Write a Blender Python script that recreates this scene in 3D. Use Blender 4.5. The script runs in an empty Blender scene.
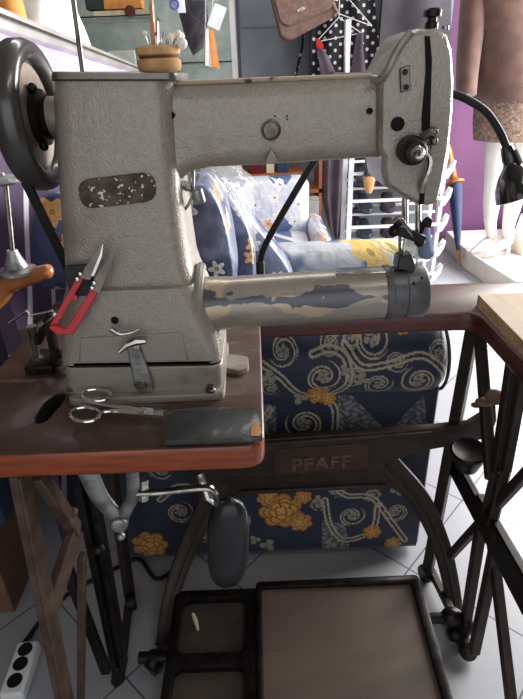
import bpy, bmesh, math, random
import numpy as np
from math import sin, cos, pi, radians, atan2, hypot, sqrt, tan
from mathutils import Vector, Matrix
random.seed(4)
SC = bpy.context.scene
COL = SC.collection
# ------------------------------------------------------------------ camera
F, PITCH, ROLL, ZC = 530.0, radians(27.5), radians(2.2), 1.17
_c, _s = cos(PITCH), sin(PITCH)
FWD = Vector((0, _c, -_s)); UP0 = Vector((0, _s, _c)); R0 = Vector((1, 0, 0))
RT = R0 * cos(ROLL) - UP0 * sin(ROLL); UP = R0 * sin(ROLL) + UP0 * cos(ROLL)
CAM = Vector((0, 0, ZC))
cd = bpy.data.cameras.new('camera'); co = bpy.data.objects.new('camera', cd); COL.objects.link(co)
cd.sensor_fit = 'HORIZONTAL'; cd.sensor_width = 36.0; cd.lens = F / 523 * 36.0
cd.clip_start = 0.02; cd.clip_end = 60
M3 = Matrix((RT, UP, -FWD)).transposed()
co.matrix_world = Matrix.Translation(CAM) @ M3.to_4x4()
SC.camera = co

def at(x, y, ax, v):
    """world point on the plane (axis ax == v) that the photo shows at pixel x, y"""
    d = FWD + RT * ((x - 261.5) / F) - UP * ((y - 349.5) / F)
    return CAM + d * ((v - CAM[ax]) / d[ax])
def aY(x, y, Y): return at(x, y, 1, Y)
def aZ(x, y, Z): return at(x, y, 2, Z)
def aX(x, y, X): return at(x, y, 0, X)

# ------------------------------------------------------------------ materials
def lin(c):
    return tuple(((v / 255) / 12.92 if v / 255 <= .04045 else ((v / 255 + .055) / 1.055) ** 2.4) for v in c) + (1.0,)
def mat(name, col, rough=.5, metal=0.0, col2=None, scale=20, lo=.4, hi=.6, stretch=(1, 1, 1), bump=0, bscale=200,
        coat=0, trans=0, alpha=1, sheen=0, detail=4, emit=None, spec=.5, ior=1.45):
    m = bpy.data.materials.new(name); m.use_nodes = True
    nt = m.node_tree; N = nt.nodes; L = nt.links; b = N['Principled BSDF']
    b.inputs['Base Color'].default_value = lin(col); b.inputs['Roughness'].default_value = rough
    b.inputs['Metallic'].default_value = metal; b.inputs['Coat Weight'].default_value = coat
    b.inputs['Transmission Weight'].default_value = trans; b.inputs['Alpha'].default_value = alpha
    b.inputs['Sheen Weight'].default_value = sheen; b.inputs['Specular IOR Level'].default_value = spec
    b.inputs['IOR'].default_value = ior
    tc = N.new('ShaderNodeTexCoord'); mp = N.new('ShaderNodeMapping'); mp.inputs['Scale'].default_value = stretch
    L.new(tc.outputs['Object'], mp.inputs['Vector'])
    nz = N.new('ShaderNodeTexNoise'); nz.inputs['Scale'].default_value = scale; nz.inputs['Detail'].default_value = detail
    L.new(mp.outputs['Vector'], nz.inputs['Vector'])
    rp = N.new('ShaderNodeValToRGB'); rp.color_ramp.elements[0].position = lo; rp.color_ramp.elements[1].position = hi
    c2 = col2 if col2 else tuple(min(255, v * 1.08 + 2) for v in col)
    rp.color_ramp.elements[0].color = lin(col); rp.color_ramp.elements[1].color = lin(c2)
    L.new(nz.outputs['Fac'], rp.inputs['Fac']); L.new(rp.outputs['Color'], b.inputs['Base Color'])
    if bump:
        n2 = N.new('ShaderNodeTexNoise'); n2.inputs['Scale'].default_value = bscale; n2.inputs['Detail'].default_value = 2
        L.new(tc.outputs['Object'], n2.inputs['Vector'])
        bp = N.new('ShaderNodeBump'); bp.inputs['Strength'].default_value = bump; bp.inputs['Distance'].default_value = .002
        L.new(n2.outputs['Fac'], bp.inputs['Height']); L.new(bp.outputs['Normal'], b.inputs['Normal'])
    if emit:
        b.inputs['Emission Color'].default_value = lin(emit[0]); b.inputs['Emission Strength'].default_value = emit[1]
    return m
def layer(m, col, scale, lo, hi, stretch=(1, 1, 1), rough=None, seed=0.0, zband=None):
    """a second worn / stained colour with its own noise over material m"""
    nt = m.node_tree; N = nt.nodes; L = nt.links; b = N['Principled BSDF']
    old = b.inputs['Base Color'].links[0].from_socket
    tc = N.new('ShaderNodeTexCoord'); mp = N.new('ShaderNodeMapping')
    mp.inputs['Scale'].default_value = stretch; mp.inputs['Location'].default_value = (seed, seed * .7, seed * .3)
    nz = N.new('ShaderNodeTexNoise'); nz.inputs['Scale'].default_value = scale; nz.inputs['Detail'].default_value = 6
    L.new(tc.outputs['Object'], mp.inputs['Vector']); L.new(mp.outputs['Vector'], nz.inputs['Vector'])
    mr = N.new('ShaderNodeMapRange'); mr.inputs['From Min'].default_value = lo; mr.inputs['From Max'].default_value = hi
    fac = nz.outputs['Fac']
    if zband:                     # the paint survives mostly in a band along the tube
        sx = N.new('ShaderNodeSeparateXYZ'); L.new(tc.outputs['Object'], sx.inputs[0])
        sb = N.new('ShaderNodeMath'); sb.operation = 'SUBTRACT'; L.new(sx.outputs['Z'], sb.inputs[0]); sb.inputs[1].default_value = BEDZ + zband[0]
        ab = N.new('ShaderNodeMath'); ab.operation = 'ABSOLUTE'; L.new(sb.outputs[0], ab.inputs[0])
        dv = N.new('ShaderNodeMath'); dv.operation = 'DIVIDE'; L.new(ab.outputs[0], dv.inputs[0]); dv.inputs[1].default_value = zband[1]
        md = N.new('ShaderNodeMath'); md.operation = 'MULTIPLY_ADD'; L.new(dv.outputs[0], md.inputs[0]); md.inputs[1].default_value = -zband[2]; md.inputs[2].default_value = zband[2]
        cl = N.new('ShaderNodeMath'); cl.operation = 'MAXIMUM'; L.new(md.outputs[0], cl.inputs[0]); cl.inputs[1].default_value = -.35
        ad = N.new('ShaderNodeMath'); L.new(cl.outputs[0], ad.inputs[0]); L.new(fac, ad.inputs[1]); 
        s5 = N.new('ShaderNodeMath'); s5.operation = 'SUBTRACT'; L.new(ad.outputs[0], s5.inputs[0]); s5.inputs[1].default_value = .10; fac = s5.outputs[0]
    L.new(fac, mr.inputs['Value'])
    mx = N.new('ShaderNodeMix'); mx.data_type = 'RGBA'
    L.new(mr.outputs['Result'], mx.inputs['Factor']); L.new(old, mx.inputs['A']); mx.inputs['B'].default_value = lin(col)
    L.new(mx.outputs['Result'], b.inputs['Base Color'])
    return m
def attrmat(name, rough=.8, coat=0, sheen=0, bump=0):
    m = bpy.data.materials.new(name); m.use_nodes = True
    nt = m.node_tree; b = nt.nodes['Principled BSDF']
    a = nt.nodes.new('ShaderNodeAttribute'); a.attribute_name = 'pattern'
    nt.links.new(a.outputs['Color'], b.inputs['Base Color'])
    b.inputs['Roughness'].default_value = rough; b.inputs['Coat Weight'].default_value = coat
    b.inputs['Coat Roughness'].default_value = .25; b.inputs['Sheen Weight'].default_value = sheen
    if bump:
        tc = nt.nodes.new('ShaderNodeTexCoord'); n2 = nt.nodes.new('ShaderNodeTexNoise'); n2.inputs['Scale'].default_value = 14
        nt.links.new(tc.outputs['Object'], n2.inputs['Vector'])
        bp = nt.nodes.new('ShaderNodeBump'); bp.inputs['Strength'].default_value = bump; bp.inputs['Distance'].default_value = .02
        nt.links.new(n2.outputs['Fac'], bp.inputs['Height']); nt.links.new(bp.outputs['Normal'], b.inputs['Normal'])
    return m

BEDZ = aY(300, 298, .70).z - .76   # axis of the cylinder bed above the table
MT = {}
MT['grey'] = layer(mat('hammered_grey_enamel', (146, 139, 130), .40, .35, (158, 151, 142), 160, .3, .7, bump=.6, bscale=400, coat=.4),
                   (118, 98, 80), 8, .56, .76)
MT['grey2'] = mat('smooth_grey_enamel', (150, 147, 140), .4, .3, (132, 127, 118), 30, bump=.15, bscale=120)
MT['greydirt'] = mat('dull_grey_enamel', (150, 144, 135), .45, .35, (108, 92, 78), 14, .58, .78, bump=.2, bscale=200)
cyl = mat('worn_blue_grey_paint', (148, 141, 133), .34, .35, (158, 150, 140), 25, bump=.1, bscale=90, coat=.3)
MT['cyl'] = layer(layer(layer(cyl, (184, 164, 140), 20, .50, .51, (.75, 1, 1), seed=.9, zband=(.004, .022, .17)), (86, 87, 94), 19, .50, .51, (.7, 1, 1), seed=2.3, zband=(.010, .018, .30)), (172, 152, 132), 60, .66, .68, seed=2)
MT['cap'] = layer(mat('blue_grey_cap_paint', (84, 84, 88), .38, .4, (98, 97, 98), 40), (170, 158, 138), 22, .6, .615, seed=3.1)
MT['steel'] = mat('polished_steel', (190, 188, 184), .22, 1.0, (150, 146, 140), 60)
MT['dsteel'] = mat('dull_steel', (120, 116, 110), .4, .9, (82, 70, 60), 40, .5, .75)
MT['dark'] = mat('dark_oily_metal', (46, 42, 40), .42, .7, (30, 27, 26), 50)
MT['alu'] = mat('cast_aluminium', (160, 162, 162), .42, .8, (120, 120, 118), 40, bump=.3, bscale=150)
MT['wheel'] = mat('wheel_dark_enamel', (70, 68, 68), .28, .5, (84, 82, 80), 20, coat=.3)
MT['wheelface'] = mat('wheel_face_bare_metal', (150, 138, 126), .45, .6, (120, 108, 98), 25)
MT['black'] = mat('black_plastic', (22, 22, 24), .35, 0, (30, 30, 33), 60, coat=.2)
MT['rubber'] = mat('black_rubber', (17, 17, 18), .6, 0, (26, 26, 27), 60)
MT['hole'] = mat('unlit_black', (4, 4, 4), .9, 0, (6, 6, 6), 60)  # flat black standing in for the shade inside slots, holes and gaps
MT['plate'] = layer(mat('bronze_nameplate', (88, 78, 66), .45, .5, (58, 50, 42), 60), (206, 198, 184), 190, .60, .63, (1, 1, 1))
MT['wood'] = layer(mat('worn_dark_varnish_top', (62, 45, 38), .38, 0, (84, 62, 52), 6, .3, .75, (1, 4, 1), coat=.12), (120, 100, 92), 26, .6, .75, (.4, 1.5, 1))
MT['edge'] = mat('orange_varnished_edge', (150, 66, 12), .3, 0, (108, 42, 8), 16, .35, .7, (1, 6, 8), coat=.5)
MT['rededge'] = mat('dark_red_varnished_edge', (84, 34, 30), .35, 0, (60, 24, 22), 14, .3, .7, (1, 4, 6), coat=.3)
MT['iron'] = mat('cast_iron_brown', (60, 50, 44), .55, .35, (42, 36, 33), 30, .35, .7, bump=.2, bscale=80)
MT['rust'] = mat('rusty_cast_iron', (92, 74, 64), .65, .2, (66, 50, 44), 26, .35, .65, bump=.3, bscale=90)
MT['letter'] = mat('faded_bronze_lettering', (104, 84, 70), .5, .3, (84, 66, 56), 60)
MT['board'] = layer(mat('treadle_board_wood', (100, 84, 76), .55, 0, (90, 75, 68), 5, .3, .7, (1, 3, 1)), (90, 82, 72), 7, .55, .75)
MT['ply'] = layer(mat('bare_plywood', (200, 182, 160), .7, 0, (184, 164, 140), 10, .35, .7, (5, 1, 1)), (150, 118, 90), 20, .6, .72)
MT['plyedge'] = layer(mat('plywood_edge', (186, 158, 118), .75, 0, (158, 126, 90), 26, .4, .6), (120, 92, 66), 60, .6, .7)
MT['varn'] = mat('orange_varnished_arm_wood', (168, 104, 54), .25, 0, (138, 78, 36), 12, .35, .7, (1, 5, 1), coat=.6)
MT['cork'] = mat('suede_tan_cloth', (206, 166, 120), .9, 0, (188, 146, 100), 60, bump=.3, bscale=200)
MT['corkband'] = mat('brown_seam', (88, 58, 38), .9)
MT['pearl'] = mat('pearl_white', (232, 224, 216), .25, 0, coat=.5)
MT['red'] = mat('red_enamel_handle', (196, 20, 38), .32, 0, (180, 14, 30), 40, coat=.4)
MT['chrome'] = mat('chrome', (214, 214, 214), .12, 1.0)
MT['blade'] = mat('dark_blade_steel', (136, 126, 120), .42, .6, (116, 108, 104), 30)
MT['slab'] = layer(mat('charcoal_slab', (50, 51, 52), .55, 0, (64, 65, 66), 30, bump=.3, bscale=120), (128, 130, 132), 28, .62, .72)
MT['white'] = mat('white_gloss_plastic', (232, 234, 236), .3, 0, (222, 226, 230), 30)
MT['mann'] = mat('mannequin_white', (236, 232, 226), .35, 0, (228, 224, 218), 12)
MT['jacket'] = mat('brown_suede_jacket_cloth', (104, 76, 66), .9, 0, (88, 64, 58), 14, sheen=.4, bump=.3, bscale=160)
MT['skirt'] = layer(mat('beige_boucle_cloth', (150, 128, 112), .95, 0, (112, 92, 82), 60, bump=1, bscale=120), (186, 168, 152), 70, .6, .7)
MT['purple'] = mat('purple_wall_paint', (102, 62, 100), .75, 0, (94, 56, 94), 3)
MT['greywall'] = mat('blue_grey_wall_paint', (128, 134, 142), .7, 0, (118, 124, 132), 3)
MT['plaster'] = mat('cream_plaster', (206, 200, 192), .8, 0, (196, 190, 182), 4)
MT['railmetal'] = mat('satin_rail_metal', (206, 204, 202), .38, .7, (190, 188, 186), 8)
MT['dimwall'] = mat('dim_shop_wall', (112, 104, 98), .85)
MT['ceil'] = mat('ceiling_grey', (120, 118, 116), .85)
MT['marble'] = layer(mat('white_marble', (226, 218, 208), .3, 0, (206, 196, 186), 5, .35, .7, coat=.2), (176, 160, 148), 6, .6, .68)
MT['glass'] = mat('clear_glass', (236, 244, 242), .03, 0, trans=1.0, ior=1.1, spec=.5)
MT['cabinet_back'] = mat('cabinet_grey_green', (168, 174, 168), .5, 0, (152, 160, 156), 5)
MT['lav'] = mat('lavender_wall_card', (196, 180, 206), .55, 0, (180, 160, 192), 8)
MT['bluecloth'] = mat('navy_umbrella_cloth', (30, 50, 92), .7, 0, (24, 42, 80), 30, sheen=.3)
MT['beech'] = mat('beech_handle', (190, 122, 60), .4, 0, (168, 100, 44), 16, coat=.3)
MT['bag'] = mat('taupe_leather', (122, 96, 86), .55, 0, (106, 82, 74), 40, bump=.2, bscale=180)
MT['lilac'] = mat('grey_lilac_cloth', (104, 92, 104), .9, 0, (88, 78, 90), 8, bump=.4, bscale=16)
MT['greycloth'] = mat('dark_grey_cloth', (74, 72, 78), .9, 0, (64, 62, 68), 6, bump=.3, bscale=12)
MT['plum'] = mat('dark_plum_cloth', (70, 60, 72), .9, 0, (58, 50, 60), 8, bump=.4, bscale=16)
MT['shoe'] = mat('dark_blue_grey_leather', (52, 62, 74), .35, 0, (40, 48, 58), 20, coat=.2)
MT['tan'] = mat('tan_leather', (196, 148, 98), .5, 0, (180, 130, 82), 20)
MT['shelfwood'] = mat('orange_shelf_wood', (176, 112, 76), .5, 0, (156, 94, 62), 8, .3, .7, (1, 6, 6))
MT['cream'] = mat('cream_card', (220, 208, 178), .7, 0, (210, 196, 164), 10)
MT['redcard'] = mat('red_card', (176, 30, 34), .6)
MT['maroon'] = mat('maroon_plastic', (96, 26, 34), .4)
MT['whitecloth'] = mat('white_cloth', (240, 236, 230), .9, 0, (228, 222, 216), 12, bump=.5, bscale=25)
MT['orangeband'] = mat('orange_card', (214, 140, 72), .7)
MT['brownbox'] = mat('brown_cardboard', (120, 92, 72), .85, 0, (104, 78, 60), 8)
MT['bluebox'] = mat('blue_plastic', (52, 70, 92), .5, 0, (44, 60, 80), 10)
MT['clearbag'] = mat('clear_plastic_sheet', (236, 240, 246), .12, 0, alpha=.16, spec=.9, bump=.7, bscale=22)
MT['smokebag'] = mat('smoky_plastic_bag', (44, 42, 48), .2, 0, (60, 58, 64), 20, alpha=.85, bump=1, bscale=30)

# ------------------------------------------------------------------ mesh builder
class MB:
    def __init__(s): s.v = []; s.f = []; s.mi = []; s.cur = 0
    def add(s, vs, fs):
        o = len(s.v); s.v += [Vector(p) for p in vs]; s.f += [tuple(i + o for i in f) for f in fs]; s.mi += [s.cur] * len(fs); return s
    def box(s, a, b):
        (x0, y0, z0), (x1, y1, z1) = a, b
        x0, x1 = min(x0, x1), max(x0, x1); y0, y1 = min(y0, y1), max(y0, y1); z0, z1 = min(z0, z1), max(z0, z1)
        return s.add([(x0,y0,z0),(x1,y0,z0),(x1,y1,z0),(x0,y1,z0),(x0,y0,z1),(x1,y0,z1),(x1,y1,z1),(x0,y1,z1)],
                     [(0,3,2,1),(4,5,6,7),(0,1,5,4),(1,2,6,5),(2,3,7,6),(3,0,4,7)])
    def bar(s, p, q, w, h, up=(0, 0, 1), w2=None, h2=None):
        p, q = Vector(p), Vector(q); d = (q - p).normalized(); u = Vector(up)
        sd = d.cross(u)
        if sd.length < 1e-4: sd = d.cross(Vector((0, 1, 0)))
        sd.normalize(); u = sd.cross(d).normalized(); w2 = w2 or w; h2 = h2 or h
        vs = []
        for c, a, b in ((p, w, h), (q, w2, h2)):
            vs += [c - sd*a/2 - u*b/2, c + sd*a/2 - u*b/2, c + sd*a/2 + u*b/2, c - sd*a/2 + u*b/2]
        return s.add(vs, [(0,1,2,3),(7,6,5,4),(0,4,5,1),(1,5,6,2),(2,6,7,3),(3,7,4,0)])
    def loft(s, rings, cap0=True, cap1=True, closed=False):
        n = len(rings[0]); vs = [p for r in rings for p in r]; fs = []
        m = len(rings)
        for k in range(m if closed else m - 1):
            a, b = k * n, ((k + 1) % m) * n
            for i in range(n):
                j = (i + 1) % n; fs.append((a + i, a + j, b + j, b + i))
        if cap0 and not closed: fs.append(tuple(range(n - 1, -1, -1)))
        if cap1 and not closed: fs.append(tuple((m - 1) * n + i for i in range(n)))
        return s.add(vs, fs)
    def tube(s, pts, r, n=10, closed=False, flat=1.0):
        pts = [Vector(p) for p in pts]; m = len(pts); rs = r if isinstance(r, (list, tuple)) else [r] * m
        rings = []; prev = None
        for i, p in enumerate(pts):
            if closed: t = pts[(i + 1) % m] - pts[i - 1]
            else: t = pts[min(i + 1, m - 1)] - pts[max(i - 1, 0)]
            t.normalize()
            if prev is None:
                a = Vector((0, 0, 1)) if abs(t.z) < .9 else Vector((0, 1, 0)); u = t.cross(a).normalized()
            else:
                u = prev - t * prev.dot(t)
                u = u.normalized() if u.length > 1e-6 else t.orthogonal().normalized()
            prev = u; w = t.cross(u)
            rings.append([p + u * (cos(2*pi*k/n) * rs[i]) + w * (sin(2*pi*k/n) * rs[i] * flat) for k in range(n)])
        return s.loft(rings, closed=closed)
    def lathe(s, prof, origin, axis=(0, 0, 1), n=28):
        o = Vector(origin); a = Vector(axis).normalized(); u = a.orthogonal().normalized(); w = a.cross(u)
        rings = [[o + a * h + (u * cos(2*pi*k/n) + w * sin(2*pi*k/n)) * max(r, 1e-5) for k in range(n)] for r, h in prof]
        return s.loft(rings)
    def prism(s, poly, off):
        """poly: 3D points, off: extrusion vector"""
        off = Vector(off); n = len(poly); vs = [Vector(p) for p in poly]; vs += [p + off for p in vs]
        return s.add(vs, [tuple(range(n)), tuple(range(2*n - 1, n - 1, -1))] + [(i, i + n, (i + 1) % n + n, (i + 1) % n) for i in range(n)])
    def ball(s, c, r, n=12, sc=(1, 1, 1)):
        c = Vector(c); m = n // 2
        rings = [[c + Vector((r*sc[0]*sin(pi*(j+.02)/(m+.04))*cos(2*pi*k/n), r*sc[1]*sin(pi*(j+.02)/(m+.04))*sin(2*pi*k/n), r*sc[2]*cos(pi*(j+.02)/(m+.04)))) for k in range(n)] for j in range(m + 1)]
        return s.loft(rings)
    def build(s, name, mats, parent=None, bevel=0, smooth=35, seg=2, subd=0, bang=40):
        me = bpy.data.meshes.new(name)
        if parent is not None:
            base = WORLD[parent.name]
        else:
            xs = [v.x for v in s.v]; ys = [v.y for v in s.v]; zs = [v.z for v in s.v]
            base = Vector(((min(xs)+max(xs))/2, (min(ys)+max(ys))/2, min(zs)))
        me.from_pydata([v - base for v in s.v], [], s.f)
        bm = bmesh.new(); bm.from_mesh(me); bmesh.ops.recalc_face_normals(bm, faces=bm.faces); bm.to_mesh(me); bm.free()
        for m in (mats if isinstance(mats, (list, tuple)) else [mats]): me.materials.append(m)
        me.polygons.foreach_set('material_index', s.mi)
        if smooth:
            me.shade_smooth(); me.set_sharp_from_angle(angle=radians(smooth))
        o = bpy.data.objects.new(name, me); COL.objects.link(o)
        if parent is not None: o.parent = parent; WORLD[o.name] = base
        else: o.location = base; WORLD[o.name] = base
        if bevel:
            md = o.modifiers.new('bevel', 'BEVEL'); md.width = bevel; md.segments = seg; md.limit_method = 'ANGLE'; md.angle_limit = radians(bang)
        if subd:
            md = o.modifiers.new('subsurf', 'SUBSURF'); md.levels = subd; md.render_levels = subd
        return o
WORLD = {}
def tag(o, label, cat, group=None, kind=None):
    o['label'] = label; o['category'] = cat
    if group: o['group'] = group
    if kind: o['kind'] = kind
    return o
def thing(name, loc, label, cat, group=None):
    o = bpy.data.objects.new(name, None); COL.objects.link(o); o.location = loc; o.empty_display_size = .02
    WORLD[o.name] = Vector(loc); return tag(o, label, cat, group)
def struct(o): o['kind'] = 'structure'; return o
def rr(hx, hy, r, n=5):
    """rounded rectangle, 2D"""
    r = min(r, hx * .999, hy * .999); out = []
    for cx, cy, a0 in ((hx - r, hy - r, 0), (-hx + r, hy - r, pi/2), (-hx + r, -hy + r, pi), (hx - r, -hy + r, 3*pi/2)):
        for k in range(n + 1):
            a = a0 + pi/2 * k / n; out.append((cx + r*cos(a), cy + r*sin(a)))
    return out
def curve_plate(splines, th, bev=0):
    """filled 2D outlines (holes allowed) -> verts, faces, z from 0 to th"""
    cu = bpy.data.curves.new('tmp', 'CURVE'); cu.dimensions = '2D'; cu.fill_mode = 'BOTH'; cu.extrude = th/2 - bev; cu.bevel_depth = bev; cu.bevel_resolution = 1
    if bev: cu.offset = -bev
    for sp in splines:
        s = cu.splines.new('POLY'); s.points.add(len(sp) - 1); s.use_cyclic_u = True
        for p, q in zip(s.points, sp): p.co = (q[0], q[1], 0, 1)
    ob = bpy.data.objects.new('tmp', cu); COL.objects.link(ob)
    dg = bpy.context.evaluated_depsgraph_get(); dg.update()
    me = bpy.data.meshes.new_from_object(ob.evaluated_get(dg))
    bm = bmesh.new(); bm.from_mesh(me); bmesh.ops.remove_doubles(bm, verts=bm.verts, dist=1e-5); bm.to_mesh(me); bm.free()
    vs = [v.co + Vector((0, 0, th/2)) for v in me.vertices]; fs = [tuple(p.vertices) for p in me.polygons]
    bpy.data.objects.remove(ob); bpy.data.curves.remove(cu); bpy.data.meshes.remove(me)
    return vs, fs
def text_mesh(txt, size, ext):
    cu = bpy.data.curves.new('tmp', 'FONT'); cu.body = txt; cu.size = size; cu.extrude = ext; cu.align_x = 'CENTER'; cu.space_character = 1.12
    cu.offset = size * .03
    ob = bpy.data.objects.new('tmp', cu); COL.objects.link(ob)
    dg = bpy.context.evaluated_depsgraph_get(); dg.update()
    me = bpy.data.meshes.new_from_object(ob.evaluated_get(dg))
    vs = [v.co.copy() for v in me.vertices]; fs = [tuple(p.vertices) for p in me.polygons]
    bpy.data.objects.remove(ob); bpy.data.curves.remove(cu); bpy.data.meshes.remove(me)
    return vs, fs
def roundpoly(pts, rad, n=6):
    """round the corners of a 2D polygon; rad: one radius or one per corner"""
    out = []; m = len(pts)
    for i in range(m):
        r = rad[i] if isinstance(rad, (list, tuple)) else rad
        p = Vector(pts[i]).to_2d(); a = (Vector(pts[i-1]).to_2d() - p); b = (Vector(pts[(i+1) % m]).to_2d() - p)
        if r <= 0: out.append(tuple(p)); continue
        t = min(r, a.length * .49, b.length * .49); A = p + a.normalized()*t; B = p + b.normalized()*t
        for k in range(n + 1):
            u = k / n; q = A*(1-u)**2 + p*2*u*(1-u) + B*u*u; out.append(tuple(q))
    return out
def spline(pts, n=8):
    """Catmull-Rom through 3D points"""
    P = [Vector(p) for p in pts]; P = [P[0]*2 - P[1]] + P + [P[-1]*2 - P[-2]]; out = []
    for i in range(1, len(P) - 2):
        for k in range(n):
            t = k / n; a, b, c, d = P[i-1], P[i], P[i+1], P[i+2]
            out.append(.5*((2*b) + (c - a)*t + (2*a - 5*b + 4*c - d)*t*t + (3*b - a - 3*c + d)*t*t*t))
    out.append(P[-2]); return out
def circ(c, r, n=32, ry=None):
    ry = ry or r
    return [(c[0] + r*cos(2*pi*k/n), c[1] + ry*sin(2*pi*k/n)) for k in range(n)]
T = .76; TH = .038
# ================================================================== the room
YB = 3.8
XP = 1.245
def tilefloor():
    m = bpy.data.materials.new('white_floor_tiles'); m.use_nodes = True
    nt = m.node_tree; N = nt.nodes; L = nt.links; b = N['Principled BSDF']
    tc = N.new('ShaderNodeTexCoord'); mp = N.new('ShaderNodeMapping'); mp.inputs['Rotation'].default_value = (0, 0, radians(43))
    mp.inputs['Location'].default_value = (.075, .03, 0)
    L.new(tc.outputs['Object'], mp.inputs['Vector'])
    br = N.new('ShaderNodeTexBrick'); br.offset = 0; br.inputs['Scale'].default_value = 1
    br.inputs['Brick Width'].default_value = .33; br.inputs['Row Height'].default_value = .33; br.inputs['Mortar Size'].default_value = .0022
    br.inputs['Mortar Smooth'].default_value = .2
    br.inputs['Color1'].default_value = lin((164, 166, 171)); br.inputs['Color2'].default_value = lin((157, 159, 164)); br.inputs['Mortar'].default_value = lin((84, 87, 92))
    L.new(mp.outputs['Vector'], br.inputs['Vector']); L.new(br.outputs['Color'], b.inputs['Base Color'])
    b.inputs['Roughness'].default_value = .28
    return m
m = MB(); m.box((-2.0, -1.6, -.08), (2.4, YB + .12, 0)); fl = struct(m.build('floor', tilefloor(), smooth=0))
m = MB(); m.box((-2.0, YB, 0), (XP, YB + .1, 2.7)); struct(m.build('wall_back', MT['greywall'], smooth=0))
m = MB(); m.box((XP, YB, 0), (2.4, YB + .1, 2.7)); struct(m.build('wall_right_back', MT['purple'], smooth=0))
m = MB()
for x in (-.06, .74): m.box((x, YB - .012, 0), (x + .012, YB, 2.7))
for z in (1.42,): m.box((-.048, YB - .008, z), (XP, YB, z + .008))
struct(m.build('trim_1', MT['greywall'], smooth=0))
m = MB(); m.box((-2.1, -1.6, 0), (-2.0, YB + .1, 2.7)); struct(m.build('wall_left', MT['dimwall'], smooth=0))
m = MB(); m.box((2.4, -1.6, 0), (2.5, 1.4, 2.7)); m.box((2.4, 3.7, 0), (2.5, YB + .1, 2.7)); m.box((2.4, 1.4, 2.35), (2.5, 3.7, 2.7)); struct(m.build('wall_right', MT['dimwall'], smooth=0))
m = MB(); m.box((-2.0, -1.7, 0), (-1.5, -1.6, 2.7)); m.box((1.5, -1.7, 0), (2.4, -1.6, 2.7)); m.box((-1.5, -1.7, 2.4), (1.5, -1.6, 2.7)); struct(m.build('wall_front', MT['dimwall'], smooth=0))
m = MB(); m.box((-2.1, -1.7, 2.7), (2.5, YB + .1, 2.8)); struct(m.build('ceiling', MT['ceil'], smooth=0))

# ================================================================== the treadle table
XL, XR, YF, YR = -.43, .66, .53, 1.06
XI, XJ, YI = 0.0, .408, .905
tb = thing('treadle_sewing_table', (.1, .8, 0), 'dark varnished U-shaped sewing table on a brown cast iron treadle stand', 'table')
out = [(XL, YF), (XI, YF), (XI, YI), (XJ, YI), (XJ, YF - .02), (XR, YF - .02), (XR, YR), (XL, YR)]
poly = roundpoly(out, [.01, .03, .006, .035, .03, .02, .03, .03])
s0 = [aZ(x, y, T) for x, y in ((60, 393), (36, 420), (41, 424), (64, 396))]
sc_ = [aZ(x, y, T) for x, y in ((58, 393), (66, 394), (60, 404), (45, 421), (36, 423), (36, 416), (45, 402))]
slot = roundpoly([(p.x, p.y) for p in sc_], .008)
vs, fs = curve_plate([poly, slot], TH, .0045)
m = MB(); m.add([v + Vector((0, 0, T - TH)) for v in vs], fs)
top = m.build('tabletop', [MT['wood'], MT['edge'], MT['rededge'], MT['hole']], tb, smooth=50)
for p in top.data.polygons:           # varnished edges of the slab
    n = p.normal; c = p.center + WORLD[tb.name]
    if abs(n.z) < .75:
        p.material_index = 1 if (c.y < YF + .02 and c.x < .1) else 2
        if -.36 < c.x < -.26 and .58 < c.y < .70: p.material_index = 3  # slot sides coloured black for the shade inside
m = MB()                                # black plate standing in for the shade inside the slot
b_ = [Vector((p[0], p[1], T - .03)) for p in slot]
m.prism(b_, (0, 0, -.004)); m.build('slot_shade_plate', MT['hole'], tb, smooth=0)

iron, rust = MT['iron'], MT['rust']
def ext(p, q, z):
    """continue the line p->q to height z"""
    t = (z - p.z) / (q.z - p.z); return p + (q - p) * t
# ---- left side frame
lf = MB()
a0, a1 = aY(18, 474, .545), aY(61, 690, .515); a0 = ext(a0, a1, T - TH); a2 = ext(a0, a1, .012)
lf.bar(a0, a2, .013, .030, (0, 1, 0)); 
lf.bar(a0 + Vector((.009, -.002, 0)), a2 + Vector((.009, -.002, 0)), .005, .036, (0, 1, 0))
k0, k1 = aY(76, 530, .63), aY(49, 612, .535)
lf.bar(aY(38, 474, .565), k0, .016, .024); lf.bar(k0, k1, .046, .014, (1, 0, 0))
kb = aY(66, 575, .585)
e0, e1 = aY(82, 555, .64), aY(81, 699, .61); lf.bar(e0, ext(e0, e1, .012), .012, .02, (0, 1, 0))
lf.ball(aY(73, 512, .62), .008); 
lf.build('side_frame', rust, tb, bevel=.003)
lr = MB()
d0, d1 = aY(78, 474, .70), aY(116, 666, .70); d0 = ext(d0, d1, T - TH)
lr.bar(d0, d1, .014, .03, (0, 1, 0)); lr.bar(d0 + Vector((.022, 0, 0)), d1 + Vector((.018, 0, 0)), .012, .03, (0, 1, 0))
lr.bar(d1 + Vector((.008, 0, .01)), ext(d1, d1 + Vector((-.01, -.05, -.2)), .012), .02, .022)
lr.bar(aY(64, 560, .66), ext(aY(64, 560, .66), aY(105, 668, .66), .1), .014, .02)
g0 = aY(98, 548, .685); lr.ball(g0, .014, sc=(1, 1, .8))
lr.build('frame_rail', MT['dark'], tb, bevel=.003)
lb = MB()
f0, f1 = aY(112, 474, .93), aY(130, 596, .905); f0 = ext(f0, f1, T - TH); lb.bar(f0, f1, .02, .024)
lb.bar(f1, d1 + Vector((0, 0, -.05)), .018, .018)
lb.build('rear_leg', iron, tb, bevel=.003)
m = MB(); c = aZ(131, 602, .02); m.lathe([(.0, -.012), (.018, -.012), (.02, -.006), (.02, .006), (.018, .012), (0, .012)], c + Vector((0, 0, .0)), (1, .3, 0)); m.build('caster', MT['dark'], tb)
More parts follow.
